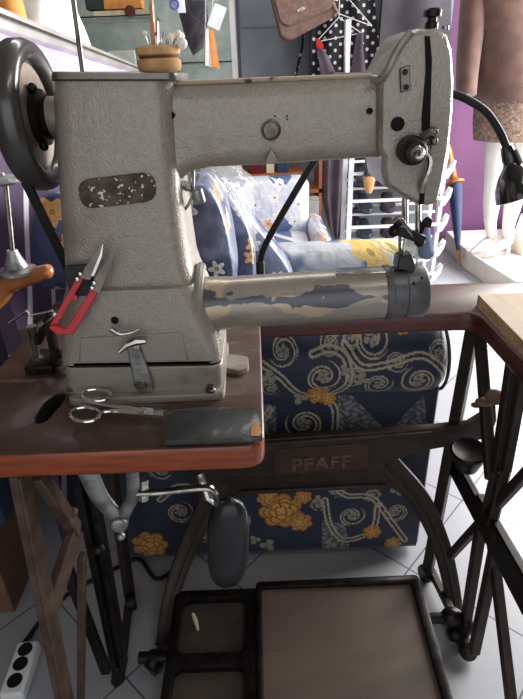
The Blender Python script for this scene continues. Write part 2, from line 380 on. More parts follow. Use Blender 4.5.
# ---- right side frame
rf = MB()
a0, a1 = Vector((.43, .965, T - TH)), Vector((.402, .932, .03)); rf.bar(a0, a1, .024, .026)
b0, b1 = Vector((.432, .95, T - TH)), aX(491, 480, .43); rf.bar(b0, b1, .02, .02)
c1, c2 = aX(496, 470, .435), aX(486, 512, .43)
rf.bar(aX(513, 356, .435), c1, .016, .022); rf.bar(aX(527, 356, .445), aX(506, 470, .44), .016, .022)
rf.bar(c1, c2, .016, .022); rf.bar(aX(506, 470, .44), aX(492, 525, .43), .018, .022)
rf.build('side_frame', iron, tb, bevel=.003)
rb = MB()
rb.bar(aX(449, 455, .43), aX(530, 606, .43), .016, .052, (0, 0, 1)); rb.bar(aX(478, 505, .43), aX(530, 598, .43), .018, .062, (0, 0, 1))
rb.build('frame_rail', MT['dark'], tb, bevel=.003)
rc = MB()
rc.bar(aX(540, 458, .44), aX(450, 556, .425), .016, .018)
rc.bar(aX(482, 520, .43), aX(462, 646, .43), .02, .02); rc.bar(aX(499, 530, .43), aX(474, 652, .43), .02, .02)
q0 = aX(492, 540, .435); q1 = aX(511, 699, .435); rc.bar(q0, ext(q0, q1, .012), .018, .02)
rc.bar(a1 + Vector((.01, 0, .0)), aX(466, 648, .43) + Vector((0, 0, .015)), .018, .018)
w0, w1 = aX(468, 650, .43), aX(491, 699, .43); rc.bar(w0 + Vector((0, 0, .01)), ext(w0, w1, .012) if abs(w0.z-w1.z) > .01 else w1, .018, .02)
rc.ball(aX(468, 652, .43), .02, sc=(1, 1, .8))
rc.build('frame_brace', iron, tb, bevel=.003)
m = MB(); m.lathe([(.0, -.012), (.02, -.012), (.023, -.006), (.023, .006), (.02, .012), (0, .012)], (.398, .93, .024), (1, .3, 0)); m.build('caster', MT['dark'], tb)
m = MB(); pc = aY(469, 452, .86)
m.lathe([(0, -.05), (.022, -.045), (.03, -.02), (.036, -.004), (.037, .004), (.033, .008), (.028, .004), (0, .002)], pc, (-.1, -.15, 1)); m.build('pulley_cup', MT['dark'], tb)
# ---- crossbar with arched legs
cb = MB(); Yc = .94
bar_px = [(215, 442), (262, 437), (350, 431), (430, 426), (468, 422), (484, 412), (488, 400), (494, 402), (495, 418), (489, 434), (470, 440), (430, 447), (398, 456), (388, 466), (394, 478), (412, 497),
          (380, 481), (300, 483), (262, 485), (236, 492), (212, 515), (200, 500), (190, 470), (205, 455)]
bp_ = [aY(x, y, Yc) for x, y in bar_px[:15]] + [aY(x, y, Yc) for x, y in bar_px[15:]]
vs, fs = curve_plate([[(p.x, p.z) for p in bp_]], .02, .003)
cb.add([Vector((v.x, Yc - .01 + (.02 - v.z), v.y)) for v in vs], fs)
cb.build('crossbar', iron, tb)
cr = MB()
for px0, px1 in (((262, 440), (430, 429)), ((240, 488), (385, 481))):
    p, q = aY(*px0, Yc), aY(*px1, Yc); cr.bar(p + Vector((0, -.013, 0)), q + Vector((0, -.013, 0)), .012, .009)
cr.build('crossbar_rib', iron, tb, bevel=.003)
def arch(pts, ws, nm='arched_leg'):
    a = MB(); P = spline(pts, 6); n = len(P); rings = []
    for i, p in enumerate(P):
        t = (P[min(i+1, n-1)] - P[max(i-1, 0)]).normalized(); sd = Vector((0, 1, 0)); sd = (sd - t*sd.dot(t)).normalized(); u = t.cross(sd)
        w = ws[0] + (ws[1] - ws[0]) * i / (n - 1)
        rings.append([p + u*x*w + sd*y*.0097 for x, y in rr(.5, 1, .25, 2)])
    a.loft(rings)
    # raised inner rib
    a.tube([p + Vector((0, -.009, 0)) for p in P], [.005] * n, 6)
    return a.build(nm, iron, tb)
arch([aY(386, 462, Yc), aY(420, 500, .93), aY(441, 545, .90), aY(452, 590, .86), aY(456, 625, .80), Vector((.419, .765, .035))], (.055, .024))
arch([aY(222, 480, Yc), aY(203, 515, .93), aY(185, 555, .90), aY(170, 600, .84), aY(162, 645, .77), Vector((-.255, .70, .035))], (.055, .024))
vs, fs = text_mesh('PFAFF', .046, .002)
pw = aY(321, 468, Yc - .012); dirx = Vector((1, 0, .045)).normalized()
m = MB(); m.add([pw + dirx*v.x*1.02 + Vector((0, -v.z - .0005, v.y)) for v in vs], fs); m.build('lettering', MT['letter'], tb, smooth=0)
m = MB(); ov = roundpoly([(-.105, -.036), (.105, -.036), (.105, .036), (-.105, .036)], .02)
pl_ = aY(321, 459, Yc - .0105); m.prism([pl_ + dirx*x + Vector((0, 0, z)) for x, z in ov], (0, -.0015, 0)); m.build('lettering_panel', mat('reddish_iron', (72, 50, 44), .55, .3, (58, 42, 38), 20), tb, bevel=.001)
# ---- treadle
tr = MB(); ZT = .07
o_ = [(-.225, .52), (-.03, .52), (-.03, .853), (-.225, .853)]
h1 = roundpoly([(-.205, .70), (-.06, .70), (-.06, .83), (-.205, .83)], .02); h2 = roundpoly([(-.205, .55), (-.06, .55), (-.06, .668), (-.205, .668)], .02)
vs, fs = curve_plate([roundpoly(o_, [.02, 0, 0, .02]), h1, h2], .022, .003); tr.add([v + Vector((0, 0, ZT)) for v in vs], fs)
tr.build('treadle_frame', MT['dark'], tb)
m = MB(); vs, fs = curve_plate([roundpoly(o_, [.02, 0, 0, .02])], .006); m.add([v + Vector((0, 0, ZT - .006)) for v in vs], fs); m.build('treadle_pan', mat('dusty_iron_pan', (74, 66, 58), .7, .1, (60, 54, 50), 12), tb, smooth=0)
m = MB(); fo = roundpoly([(-.035, .50), (.338, .50), (.352, .865), (-.035, .862)], .012); fi = roundpoly([(-.022, .515), (.318, .515), (.33, .845), (-.022, .845)], .008)
vs, fs = curve_plate([fo, fi], .032, .003); m.add([v + Vector((0, 0, ZT)) for v in vs], fs); m.build('treadle_rim', MT['dark'], tb)
m = MB(); m.box((-.023, .512, ZT + .004), (.331, .848, ZT + .022)); m.build('treadle_board', MT['board'], tb, bevel=.002)
m = MB(); m.tube([(.345, .765, ZT + .01), (.43, .765, ZT + .01)], .012, 12); m.ball((.40, .765, ZT + .012), .026, sc=(1, .8, .9)); m.ball((.43, .76, ZT - .005), .028, sc=(.7, .9, 1)); m.ball((.41, .755, ZT - .03), .02); m.build('treadle_pivot', MT['dark'], tb)
m = MB(); m.tube([(-.225, .70, ZT + .01), (-.285, .70, ZT + .01)], .012, 12); m.ball((-.255, .70, ZT), .022); m.build('treadle_pivot', MT['dark'], tb)
# ---- knee lifter
kl = MB()
P = [aY(84, 474, .60), aY(97, 492, .60), aY(113, 512, .60), aY(121, 520, .60)]; P[0].z = T - TH
Pn = spline(P, 5); kl.tube(Pn, [.017 - .006 * i / len(Pn) for i in range(len(Pn))], 10, flat=.55)
P = [aY(136, 474, .60), aY(133, 492, .60), aY(127, 508, .60), aY(121, 520, .60)]; P[0].z = T - TH
kl.tube(spline(P, 5), .010, 10, flat=.7); kl.lathe([(0, -.016), (.011, -.016), (.013, -.01), (.013, .012), (.009, .014), (0, .014)], aY(120, 521, .60), (.1, -1, .1)); kl.ball(aY(121, 536, .60), .007)
kl.box(aY(80, 474, .60) + Vector((0, -.015, .01)), Vector((aY(140, 474, .60).x, .63, T - TH)))
knee = kl.build('knee_lift_bracket', MT['alu'], tb, bevel=.002)
m = MB(); m.tube(spline([aY(136, 493, .60), aY(160, 492, .60), aY(200, 488, .60), aY(212, 490, .60), aY(217, 500, .61), aY(218, 515, .62)], 6), .0055, 10)
m.tube([aY(143, 480, .61), aY(143, 500, .60)], .008, 8); m.tube([aY(200, 474, .64), aY(208, 498, .62), aY(218, 505, .62)], .006, 8); m.build('knee_lift_rod', MT['steel'], knee)
m = MB(); rings = []
for i in range(15):
    t = i / 14; z = 1 - 2*t; h = sqrt(max(0, 1 - abs(z)**3.2)) if abs(z) < 1 else 0.02; h = max(h, .03)
    p = aY(229 - 2*t, 497 + 90*t, .615 + .006*t)
    rings.append([p + Vector((.034*h*x, .022*h*y, 0)) for x, y in rr(1, 1, .9, 5)])
m.loft(rings); m.build('knee_pad', mat('black_knee_pad_plastic', (32, 33, 36), .26, 0, (38, 39, 42), 30), knee, smooth=60)

# ---- things on and under the table
m = MB(); pp = [aZ(x, y, .785) for x, y in ((477, 293), (640, 291))]
y0 = .45
P_ = [(.415, .936), (.655, .935), (.655, y0), (.405, y0)]
vs, fs = curve_plate([roundpoly(P_, .004)], .024, .001); m.add([v + Vector((0, 0, T)) for v in vs], fs)
o = m.build('plywood_panel', [MT['ply'], MT['plyedge']], smooth=0)
for p in o.data.polygons:
    if abs(p.normal.z) < .8: p.material_index = 1
tag(o, 'pale bare plywood panel lying on the right arm of the sewing table', 'board')
m = MB(); m.ball(aX(484, 402, .42), .013, 14, (1.3, 1, .6)); m.ball(aX(495, 397, .425), .018, 14, (1, 1, .75)); m.ball(aX(476, 405, .415), .008, 10, (1.3, 1, .6))
o = m.build('cloth_scrap', mat('dusty_brown_rag', (128, 96, 78), .95, 0, (96, 78, 70), 40, bump=.8, bscale=60), smooth=70)
tag(o, 'small dusty brown rag wedged in the right iron frame', 'rag')
# ================================================================== the sewing machine
ms = thing('sewing_machine', (-.14, .72, T), 'old grey hammered-enamel cylinder-arm sewing machine on the dark table', 'sewing machine')
G, G2 = MT['grey'], MT['grey2']
def hsec(xl, xr, y, Yf, Yb, r, n=5):
    """horizontal section whose front edge spans pixels xl..xr at row y"""
    a, b = aY(xl, y, Yf + r*.75), aY(xr, y, Yf + r*.2); cx = (a.x + b.x)/2; hx = (b.x - a.x)/2; cy = (Yf + Yb)/2
    return [Vector((cx + px, cy + py, (a.z + b.z)/2 + px/hx*(b.z - a.z)/2)) for px, py in rr(hx, (Yb - Yf)/2, r, n)]
# bed plate with flange
m = MB()
z1 = T + .012
fl_ = [(aZ(64, 404, z1).x, .635), (aZ(224, 396, z1).x, .635), (aZ(224, 396, z1).x, .80), (aZ(64, 404, z1).x, .80)]
vs, fs = curve_plate([roundpoly(fl_, .012)], .012, .002); m.add([v + Vector((0, 0, T)) for v in vs], fs)
ear = [(x, y) for x, y in ((-.085, .725), (aZ(240, 371, z1).x, .70), (aZ(249, 366, z1).x, .715), (aZ(248, 357, z1).x, .745), (-.085, .77))]
vs, fs = curve_plate([roundpoly(ear, .006)], .011, .002); m.add([v + Vector((0, 0, T)) for v in vs], fs)
m.build('bed_plate', MT['greydirt'], ms, smooth=40)
m = MB()
zt = aY(140, 365, .65).z
rings = []
for y, xl, xr in ((404, 67, 223), (385, 67, 223), (365, 65, 222)):
    rings.append(hsec(xl, xr, y, .648, .795, .014))
rings[0] = [Vector((p.x, p.y, T + .010)) for p in rings[0]]
m.loft(rings); m.build('lower_base', MT['greydirt'], ms, bevel=.002, smooth=50)
m = MB(); m.loft([hsec(66, 220, 366, .650, .793, .014), hsec(66, 220, 360, .650, .793, .014)]); m.build('base_gap', MT['dark'], ms, smooth=50)
m = MB()
m.loft([hsec(*a, .65, .795, r) for a, r in (((62, 222, 362), .016), ((61, 221, 352), .02), ((61, 216, 335), .026), ((61, 207, 312), .03), ((63, 199, 295), .03), ((66, 194, 287), .026))]); m.build('upper_base', G, ms, smooth=60)
# column
m = MB()
m.loft([hsec(*a, .662, .79, r) for a, r in (((65, 198, 291), .02), ((66, 195, 284), .024), ((65, 190, 268), .026), ((62, 184, 230), .026), ((59, 179, 190), .026), ((56, 176, 150), .026), ((54, 174, 115), .026), ((53, 173, 95), .026), ((52, 172, 80), .024))])
m.build('column', G, ms, smooth=60)
m = MB(); m.loft([hsec(51, 176, 81, .658, .794, .012), hsec(51, 176, 79, .656, .796, .012), hsec(51, 176, 73, .656, .796, .012), hsec(53, 174, 71.5, .660, .792, .01)]); m.build('top_cover', MT['dsteel'], ms, smooth=40)
# arm
def vsec(px, yt, yb, Yf, Yb, r, Ym=.70, n=5):
    a, b = aY(px, yt, Ym), aY(px, yb, Ym); X = (a.x + b.x)/2; hz = (a.z - b.z)/2; cz = (a.z + b.z)/2; cy = (Yf + Yb)/2
    return [Vector((X, cy + p, cz + q)) for p, q in rr((Yb - Yf)/2, hz, r, n)]
m = MB()
m.loft([vsec(158, 83, 190, .678, .775, .022), vsec(175, 83, 181, .678, .772, .022), vsec(186, 83, 172, .678, .77, .022), vsec(205, 82.5, 167, .678, .77, .022), vsec(260, 80, 164.5, .678, .77, .022), vsec(330, 77, 160, .678, .77, .022), vsec(392, 74, 156, .678, .77, .022)])
m.build('arm', G, ms, smooth=60)
m = MB(); m.box(aY(176, 83, .678) + Vector((0, .008, -.003)), Vector((aY(392, 76, .70).x, .766, aY(392, 74.5, .70).z - .004)))
fr = MB(); fr.tube([aY(x, y, .692) for x, y in ((176, 83), (230, 81), (300, 78.5), (372, 75.5))], .0028, 8); fr.build('arm_lit_edge_strip', mat('cream_lit_edge', (176, 160, 136), .5, .2, (70, 58, 48), 40, .55, .62), ms)  # light on the arm's top edge painted as a cream strip, with brown marks
# head
hp = [(378, 92), (379, 80), (388, 66), (394, 54), (402, 40), (411, 30), (422, 27), (440, 28), (450, 33), (455, 48), (457, 80), (456, 110), (452, 150), (446, 182), (440, 206), (430, 208), (418, 206), (402, 198), (386, 188), (383, 172), (384, 160), (378, 150)]
m = MB(); Yh = .664
hp3 = [aY(x, y, Yh) for x, y in hp]
cen = sum(hp3, Vector()) / len(hp3)
rings = []
for Y, s in ((Yh, .86), (Yh + .003, .925), (Yh + .009, .972), (Yh + .018, .995), (Yh + .026, 1.0), (.765, 1.0), (.778, .985), (.785, .93)):
    rings.append([Vector((cen.x + (p.x - cen.x)*s, Y, cen.z + (p.z - cen.z)*(1 - (1 - s)*.55))) for p in hp3])
m.loft(rings); m.build('head', G, ms, smooth=40)
m = MB(); m.tube(spline([aY(372, 79, .674), aY(380, 79, .668), aY(388, 70, .662), aY(394, 57, .661), aY(402, 43, .661), aY(411, 32, .662)], 5), .0045, 8); m.build('head_ridge', G2, ms)
YS = Yh - .0015
def fprism(pix, Y, d): 
    return MB().prism([aY(x, y, Y) for x, y in pix], (0, d, 0))
fprism([(425, 36), (430, 36), (432, 60), (430, 130), (422, 131), (422, 118), (426, 70)], YS, .006).build('needle_slot', MT['hole'], ms, smooth=0)
m = fprism([(400, 68), (410, 65), (411, 90), (401, 93)], YS - .002, .006); m.build('thread_plate', MT['dsteel'], ms, bevel=.001)
m = MB()
for x, y in ((405, 72), (406, 87)): m.lathe([(0, 0), (.003, 0), (.003, .002), (0, .0022)], aY(x, y, YS - .002), (0, -1, 0), 12)
m.build('thread_plate_screw', MT['dark'], ms)
def hole(x, y, rad, Y, nm='oil_hole'):
    MB().lathe([(0, 0), (rad, 0), (rad, .002), (0, .002)], aY(x, y, Y), (0, -1, 0), 18).build(nm, MT['hole'], ms)
hole(397.5, 124, .0078, Yh - .001); hole(369.5, 111, .0036, .677); hole(172, 115, .0036, .677); hole(115, 320, .0052, .6505)
m = MB(); m.lathe([(.0085, 0), (.0118, 0), (.0118, .002), (.0095, .003), (.0085, .002)], aY(271, 130, .677), (0, -1, 0), 28); m.build('cap_ring', MT['dsteel'], ms)
m = MB(); m.prism([aY(271, 147, .675), aY(279, 163, .667), aY(264, 164, .667)], (0, .012, 0)); m.build('arm_lug', MT['greydirt'], ms, bevel=.002)
m = MB(); 
for x, y in ((275, 116), (287, 116), (287, 119)): m.ball(aY(x, y, .678), .0012, 8)
m.build('paint_chip', MT['dark'], ms)
# nameplate
m = MB(); c = aY(117.5, 190.5, .661); hx, hz = .047, .0172
pl2 = roundpoly([(-hx, -hz), (hx, -hz), (hx, hz), (-hx, hz)], hz * .999, 8)
m.prism([c + Vector((x, 0, z + x*.075)) for x, z in pl2], (0, -.0022, 0)); m.build('nameplate', MT['plate'], ms, bevel=.0008)
# tension assembly
tp = aY(410, 150, Yh)
m = MB(); m.lathe([(.0, .0), (.0155, .0), (.0165, .004), (.0165, .008), (.014, .009), (.0165, .010), (.0165, .0145), (.0125, .016), (.0145, .018), (.0145, .026), (.0115, .029), (0, .029)], tp + Vector((-.001, .002, .001)), (0.04, -1, -.02)); m.build('tension_knob', MT['dark'], ms)
m = MB(); m.lathe([(.0045, .0), (.0085, .0), (.0085, .003), (.0065, .005), (.0045, .004)], tp + Vector((.001, -.026, .0)), (0.04, -1, -.02)); m.build('tension_nut', MT['steel'], ms)
m = MB(); m.lathe([(0, 0), (.004, 0), (.004, .004), (0, .004)], tp + Vector((.001, -.026, 0)), (0.04, -1, -.02), 12); m.build('tension_screw', MT['dark'], ms)
m = MB(); m.tube(spline([aY(422, 138, YS), aY(430, 132, YS - .004), aY(436, 134, YS - .004)], 4), .005, 8); m.ball(aY(434, 132, YS - .004), .0055); m.ball(aY(434, 141, YS - .004), .0052); m.ball(aY(428, 148, YS - .002), .0045)
m.build('thread_guide', MT['dsteel'], ms)
m = MB(); m.tube(spline([aY(425, 150, YS - .002), aY(430, 160, YS - .005), aY(428, 172, YS - .007), aY(424, 182, YS - .006), aY(422, 192, YS - .003)], 5), [.003]*10 + [.0038]*11, 8); m.build('take_up_lever', MT['steel'], ms)
fprism([(421, 182), (426, 178), (424, 204), (419, 205)], YS, .004).build('face_plate_gap', MT['hole'], ms, smooth=0)
m = MB(); m.lathe([(.0075, 0), (.0075, .006), (.0055, .007), (.0055, .011), (.010, .012), (.010, .018), (.008, .02), (0, .02)], aY(431, 29, .70), (0, 0, 1)); m.build('presser_screw', MT['dark'], ms); m = MB(); m.lathe([(.004, 0), (.004, .004), (0, .005)], aY(445, 30, .69)); m.build('top_screw', MT['steel'], ms)
# rear thread post standing on the arm
m = MB(); m.bar(aY(347, 76, .73), aY(347.5, 19, .73), .0072, .0072, (0, 1, 0)); m.build('thread_post', MT['chrome'], ms, bevel=.001)
m = MB(); m.box(aY(334, 79, .73) + Vector((0, -.012, 0)), aY(364, 72, .73) + Vector((0, .012, 0))); m.build('post_base', MT['dsteel'], ms, bevel=.002)
m = MB(); m.tube([aY(83, 74, .76), aY(72, -10, .76)], .0032, 10); m.build('spool_rod', MT['dsteel'], ms)
# needle bar, presser bar, foot
Yn = .70
m = MB(); m.tube([aY(418, 202, Yn), aY(418, 240, Yn)], .0042, 12); m.build('needle_bar', MT['steel'], ms)
m = MB(); m.tube([aY(405, 198, Yn + .01), aY(405, 232, Yn + .01)], .0045, 12); m.build('presser_bar', MT['steel'], ms)
m = MB(); m.tube([aY(417, 238, Yn), aY(417, 268, Yn)], .0010, 8); m.build('needle', MT['chrome'], ms)
m = MB(); m.bar(aY(393, 228, Yn - .008), aY(424, 240, Yn - .008), .012, .012); m.ball(aY(398, 222, Yn - .01), .007); m.ball(aY(394, 231, Yn - .01), .008); m.ball(aY(420, 242, Yn - .006), .007); m.build('presser_clamp', MT['dark'], ms, bevel=.0015)
m = MB(); m.tube(spline([aY(393, 222, Yn - .012), aY(399, 218, Yn - .014), aY(405, 225, Yn - .014), aY(413, 236, Yn - .012)], 5), .0028, 8); m.build('clamp_screw', MT['steel'], ms)
m = MB(); m.tube(spline([aY(420, 232, Yn), aY(425, 222, Yn - .004), aY(429, 220, Yn - .004), aY(428, 227, Yn - .004)], 4), .0042, 8); m.build('needle_clamp', MT['dark'], ms)
m = MB(); m.bar(aY(411, 236, Yn), aY(408, 256, Yn), .019, .006, (0, 1, 0)); m.build('foot_shank', MT['steel'], ms, bevel=.001)
m = MB(); m.tube(spline([aY(400, 235, Yn), aY(400, 250, Yn), aY(404, 259, Yn), aY(412, 259, Yn), aY(415, 248, Yn)], 5), .0022, 8); m.build('foot_spring', MT['dsteel'], ms)
m = MB(); m.prism([aY(x, y, Yn - .014) for x, y in ((399, 258), (412, 254), (416, 267), (413, 275), (405, 271), (397, 270))], (0, .026, 0)); m.build('presser_foot', MT['black'], ms, bevel=.002)
# cylinder bed
ca, cbb = aY(300, 274.5, .70), aY(300, 323, .70); rad = (ca.z - cbb.z)/2; cz = (ca.z + cbb.z)/2
xa, xb, xc, xd = aY(196, 300, .70).x, aY(383, 296, .70).x, aY(391, 296, .70).x, aY(424, 294, .70).x
sl = .008/ .2
def czz(x): return cz + (x - ca.x)*.030
ax = Vector((1, 0, .030)).normalized()
o0 = Vector((xa, .705, czz(xa))); LB = xb - xa
m = MB(); m.lathe([(rad*.6, 0), (rad*1.06, .001), (rad*1.05, .03), (rad*1.0, .05), (rad, LB), (rad*.6, LB)], o0, ax, 40); m.build('cylinder_bed', MT['cyl'], ms, smooth=60)
m = MB(); m.lathe([(rad*.6, 0), (rad*1.03, 0), (rad*1.05, .002), (rad*1.05, .009), (rad*1.0, .010), (rad*1.0, .028), (rad*1.03, .029), (rad*1.03, xd-xb-.004), (rad*.95, xd-xb), (0, xd-xb)], Vector((xb, .705, czz(xb))), ax, 40); m.build('bed_cap', MT['cap'], ms, smooth=40)
m = MB(); m.box((aY(335, 272, .70).x, .692, czz(.1) + rad*.96), (aY(408, 269, .70).x, .716, czz(.15) + rad*.995)); m.build('needle_plate', MT['steel'], ms, bevel=.002)
m = MB()
for x, y in ((414, 283), (422, 278), (423, 297)):
    p = aY(x, y, .672); m.ball(p, .0022, 8)
m.build('cap_screw', MT['dark'], ms)
m = MB(); yk = []                       # ring where the cylinder joins the column
for i in range(13):
    a = radians(-80 + 200*i/12); yk.append(Vector((xa + .004 + .006*sin(a), .705 - (rad+.008)*cos(a), cz + .003 + (rad + .010)*sin(a))))
m.tube(yk, .007, 8); m.build('bed_flange', G2, ms)
# lever and cover plate on the base
m = fprism([(80, 338), (182, 333), (188, 361), (79, 363)], .6475, .006); m.build('cover_plate', MT['greydirt'], ms, bevel=.0015)
m = fprism([(126, 345), (137, 341), (152, 380), (154, 390), (138, 393), (134, 384)], .641, .008); m.build('lever', MT['alu'], ms, bevel=.002)
m = MB(); m.tube(spline([aY(111, 329, .634), aY(120, 334, .634), aY(130, 333, .634), aY(140, 329, .634)], 5), [.004 - .0002*i for i in range(16)], 8)
m.lathe([(0, 0), (.0055, 0), (.0055, .012), (0, .012)], aY(137, 341, .644), (0, -1, 0), 14)
m.tube([aY(119, 352, .63), aY(127, 345, .634), aY(137, 341, .634), aY(146, 341, .634)], [.003, .0045, .006, .004], 8); m.build('lever_knob', MT['steel'], ms)
m = MB(); m.lathe([(0, 0), (.0088, 0), (.0088, .003), (.007, .0045), (0, .0045)], aY(141, 384, .641), (0, -1, 0), 20); m.build('lever_screw', MT['steel'], ms)
m = MB()
for x, y in ((71, 394), (211, 391)):
    p = aZ(x, y, T + .012); m = MB(); m.lathe([(.0075, 0), (.0075, .003), (.005, .005), (.005, .009), (0, .010)], p + Vector((0, .002 if x < 100 else 0, 0)), (0, 0, 1), 14); m.build('flange_bolt', MT['dsteel'], ms)
# thumb screw in the throat
m = MB(); p = aY(199, 199, .70); q = aY(194, 181, .70); m.lathe([(0, 0), (.0075, .001), (.008, .003), (.008, .018), (.006, .020), (0, .020)], p + (p - q).normalized()*.006, (q - p), 16); m.build('throat_thumb_screw', MT['alu'], ms)
m = MB(); m.ball(aY(188, 187, .70), .0065, sc=(1.2, .9, .9)); m.tube([aY(193, 167, .70), aY(193, 190, .70)], .0025, 8); m.tube(spline([aY(181, 190, .70), aY(178, 198, .70), aY(184, 209, .70), aY(190, 201, .70), aY(193, 191, .70)], 5), .0022, 8); m.tube([aY(176, 182, .70), aY(190, 187, .70)], .006, 8); m.build('throat_clamp', MT['steel'], ms)
# hand wheel
wc = Vector((-.278, .735, 1.130)); ax = Vector((1, 0, .0)); Rw = .088
m = MB(); m.lathe([(Rw - .027, -.006), (Rw - .026, .006), (Rw - .021, .014), (Rw - .012, .018), (Rw - .004, .015), (Rw, .007), (Rw, -.006), (Rw - .005, -.016), (Rw - .014, -.02), (Rw - .024, -.016)], wc, ax, 56)
wheel = m.build('handwheel', MT['wheel'], ms, smooth=80)
m = MB(); m.lathe([(0, -.004), (Rw - .018, -.004), (Rw - .018, .003), (.05, .005), (.03, .007), (0, .007)], wc, ax, 48); m.build('wheel_web', MT['wheelface'], wheel)
m = MB(); m.lathe([(.0, .004), (.033, .006), (.033, .016), (.026, .018), (.026, .024)], wc, ax, 30); m.ball(wc + Vector((.012, -.012, .034)), .006); m.ball(wc + Vector((.014, -.02, -.032)), .006); m.build('wheel_clutch', MT['dark'], wheel)
m = MB(); m.lathe([(.024, .018), (.024, .085), (.028, .086), (.028, .10)], wc, ax, 30); m.build('wheel_hub', MT['greydirt'], ms)
m = MB()
b0 = wc + Vector((-.004, -.068, -.055)); b1 = aY(64, 262, .74)
m.bar(aY(26, 182, .69), aY(68, 268, .74), .011, .006, (0, 1, 0)); m.build('drive_belt', MT['rubber'], ms)

# ================================================================== things on the machine
zc = aY(150, 71, .70).z
pc = aY(160, 70, .70); pc.z = zc - .0005
pt = thing('pincushion', pc, 'round tan pincushion with a dark seam standing on the machine top', 'pincushion')
r_ = .0252
m = MB(); m.lathe([(0, 0), (r_ - .002, 0), (r_, .003), (r_, .0105), (r_ - .003, .0128)], pc, (0, 0, 1), 32); m.build('lower_disc', MT['cork'], pt)
m = MB(); m.lathe([(r_ - .003, .012), (r_ - .003, .0165)], pc, (0, 0, 1), 32); m.build('seam', MT['corkband'], pt)
m = MB(); m.lathe([(r_ - .003, .0155), (r_, .017), (r_, .0235), (r_ - .003, .0255), (0, .027)], pc, (0, 0, 1), 32); m.build('upper_disc', MT['cork'], pt)
random.seed(8)
def pin(px, py, headr, m_, lab, grp=None, bx=None):
    h = aY(px, py, .70 + random.uniform(-.008, .008)); b = Vector((pc.x + (h.x - pc.x)*.7, h.y, pc.z + .024))
    m = MB(); m.tube([b, h], .0007, 6); t = thing('dress_pin', b, lab, 'pin', grp); m.build('pin_shaft', MT['steel'], t)
    m = MB(); m.ball(h, headr, 10); m.build('pin_head', m_, t)
for px, py in ((170, 37), (175, 35), (178, 33.5), (181, 36)):
    pin(px, py, .0042, MT['pearl'], 'big pearl-headed pin in the cluster at the pincushion right', 'pearl pins at the pincushion right')
pin(182, 43.5, .0062, MT['pearl'], 'largest knobbly pearl-headed pin, furthest right in the pincushion')
pin(144.5, 33, .0030, MT['pearl'], 'small pearl pin at the far left of the pincushion')
pin(151, 33, .0024, MT['pearl'], 'tiny white pin just left of the pencil in the pincushion')
pin(156, 34, .0018, MT['redcard'], 'tiny red-headed pin beside the pencil in the pincushion')
for (x0, y0, x1, y1) in ((160, 48, 164, 32), (165, 48, 168, 38), (158, 48, 160, 40)):
    m = MB(); m.tube([aY(x0, y0, .70), aY(x1, y1, .70)], [.0013, .0009], 8)
    tag(m.build('sewing_needle', MT['chrome']), 'thick steel needle standing in the middle of the pincushion', 'needle', 'needles in the pincushion')
m = MB(); m.tube([aY(154, 49, .703), aY(151.5, 5, .703)], .0026, 6); pb = aY(154, 49, .703)
pn = thing('pencil', pb, 'tan wooden pencil standing in the pincushion', 'pencil'); m.build('pencil_body', MT['beech'], pn); m = MB(); m.tube([aY(151.5, 5, .703), aY(151, -6, .703)], [.0026, .0004], 6); m.build('pencil_tip', MT['tan'], pn)
m = MB(); m.tube([aY(157.5, 49, .702), aY(157, 22, .702)], .0016, 8); tag(m.build('awl_rod', MT['chrome']), 'slim silver rod standing beside the pencil in the pincushion', 'rod')

# thread snips leaning on the machine
Ys = .626
hb = MB()
hb.box(aY(66, 264, .655), aY(96, 293, .655) + Vector((0, -.012, 0))); hb.build('magnet_block', mat('dark_grey_block', (62, 60, 62), .7, .2, (50, 48, 50), 20), ms, bevel=.003)
sb = aY(60, 333, Ys)
sn = thing('thread_snips', sb, 'red-handled thread snips with two pointed blades leaning on the machine base', 'snips')
def flat(pix, Y0, Y1, th):
    """flat piece leaning back: Y from Y0 at row 335 to Y1 at row 243"""
    ps = []
    for x, y in pix:
        t = (335 - y)/92; ps.append(aY(x, y, Y0 + (Y1 - Y0)*t))
    return MB().prism(ps, (0, th, 0))
def frp(pix, rad): return roundpoly(pix, rad, 4)
flat(frp([(49, 327), (77, 277), (83, 280), (55, 329)], 1), Ys, Ys + .014, .005).build('handle', MT['red'], sn, bevel=.0012)
flat(frp([(48, 328), (53, 325), (66, 329), (91, 289), (98, 293), (73, 335), (57, 335)], 2), Ys - .004, Ys + .010, .005).build('handle', MT['red'], sn, bevel=.0012)
flat([(79, 278), (86, 266), (103, 243), (100, 254), (90, 280)], Ys + .002, Ys + .013, .002).build('blade', MT['blade'], sn)
flat([(103, 243), (100, 254), (91, 276), (94, 276), (102, 256)], Ys + .0015, Ys + .0125, .002).build('cutting_edge', MT['chrome'], sn)
flat([(89, 291), (96, 276), (114, 252), (111, 264), (99, 294)], Ys - .002, Ys + .010, .002).build('blade', MT['blade'], sn)
m = MB()
for x, y in ((80, 274), (77, 279), (94, 283), (92, 288)):
    t = (335 - y)/92; m.lathe([(0, 0), (.0022, 0), (.0022, .0012), (0, .0016)], aY(x, y, Ys - .0055 + .014*t), (0, -1, .1), 10)
m.build('rivet', MT['chrome'], sn)
flat([(72, 296), (76, 295), (78, 300), (73, 301)], Ys, Ys + .012, .004).build('spring_stop', MT['red'], sn)

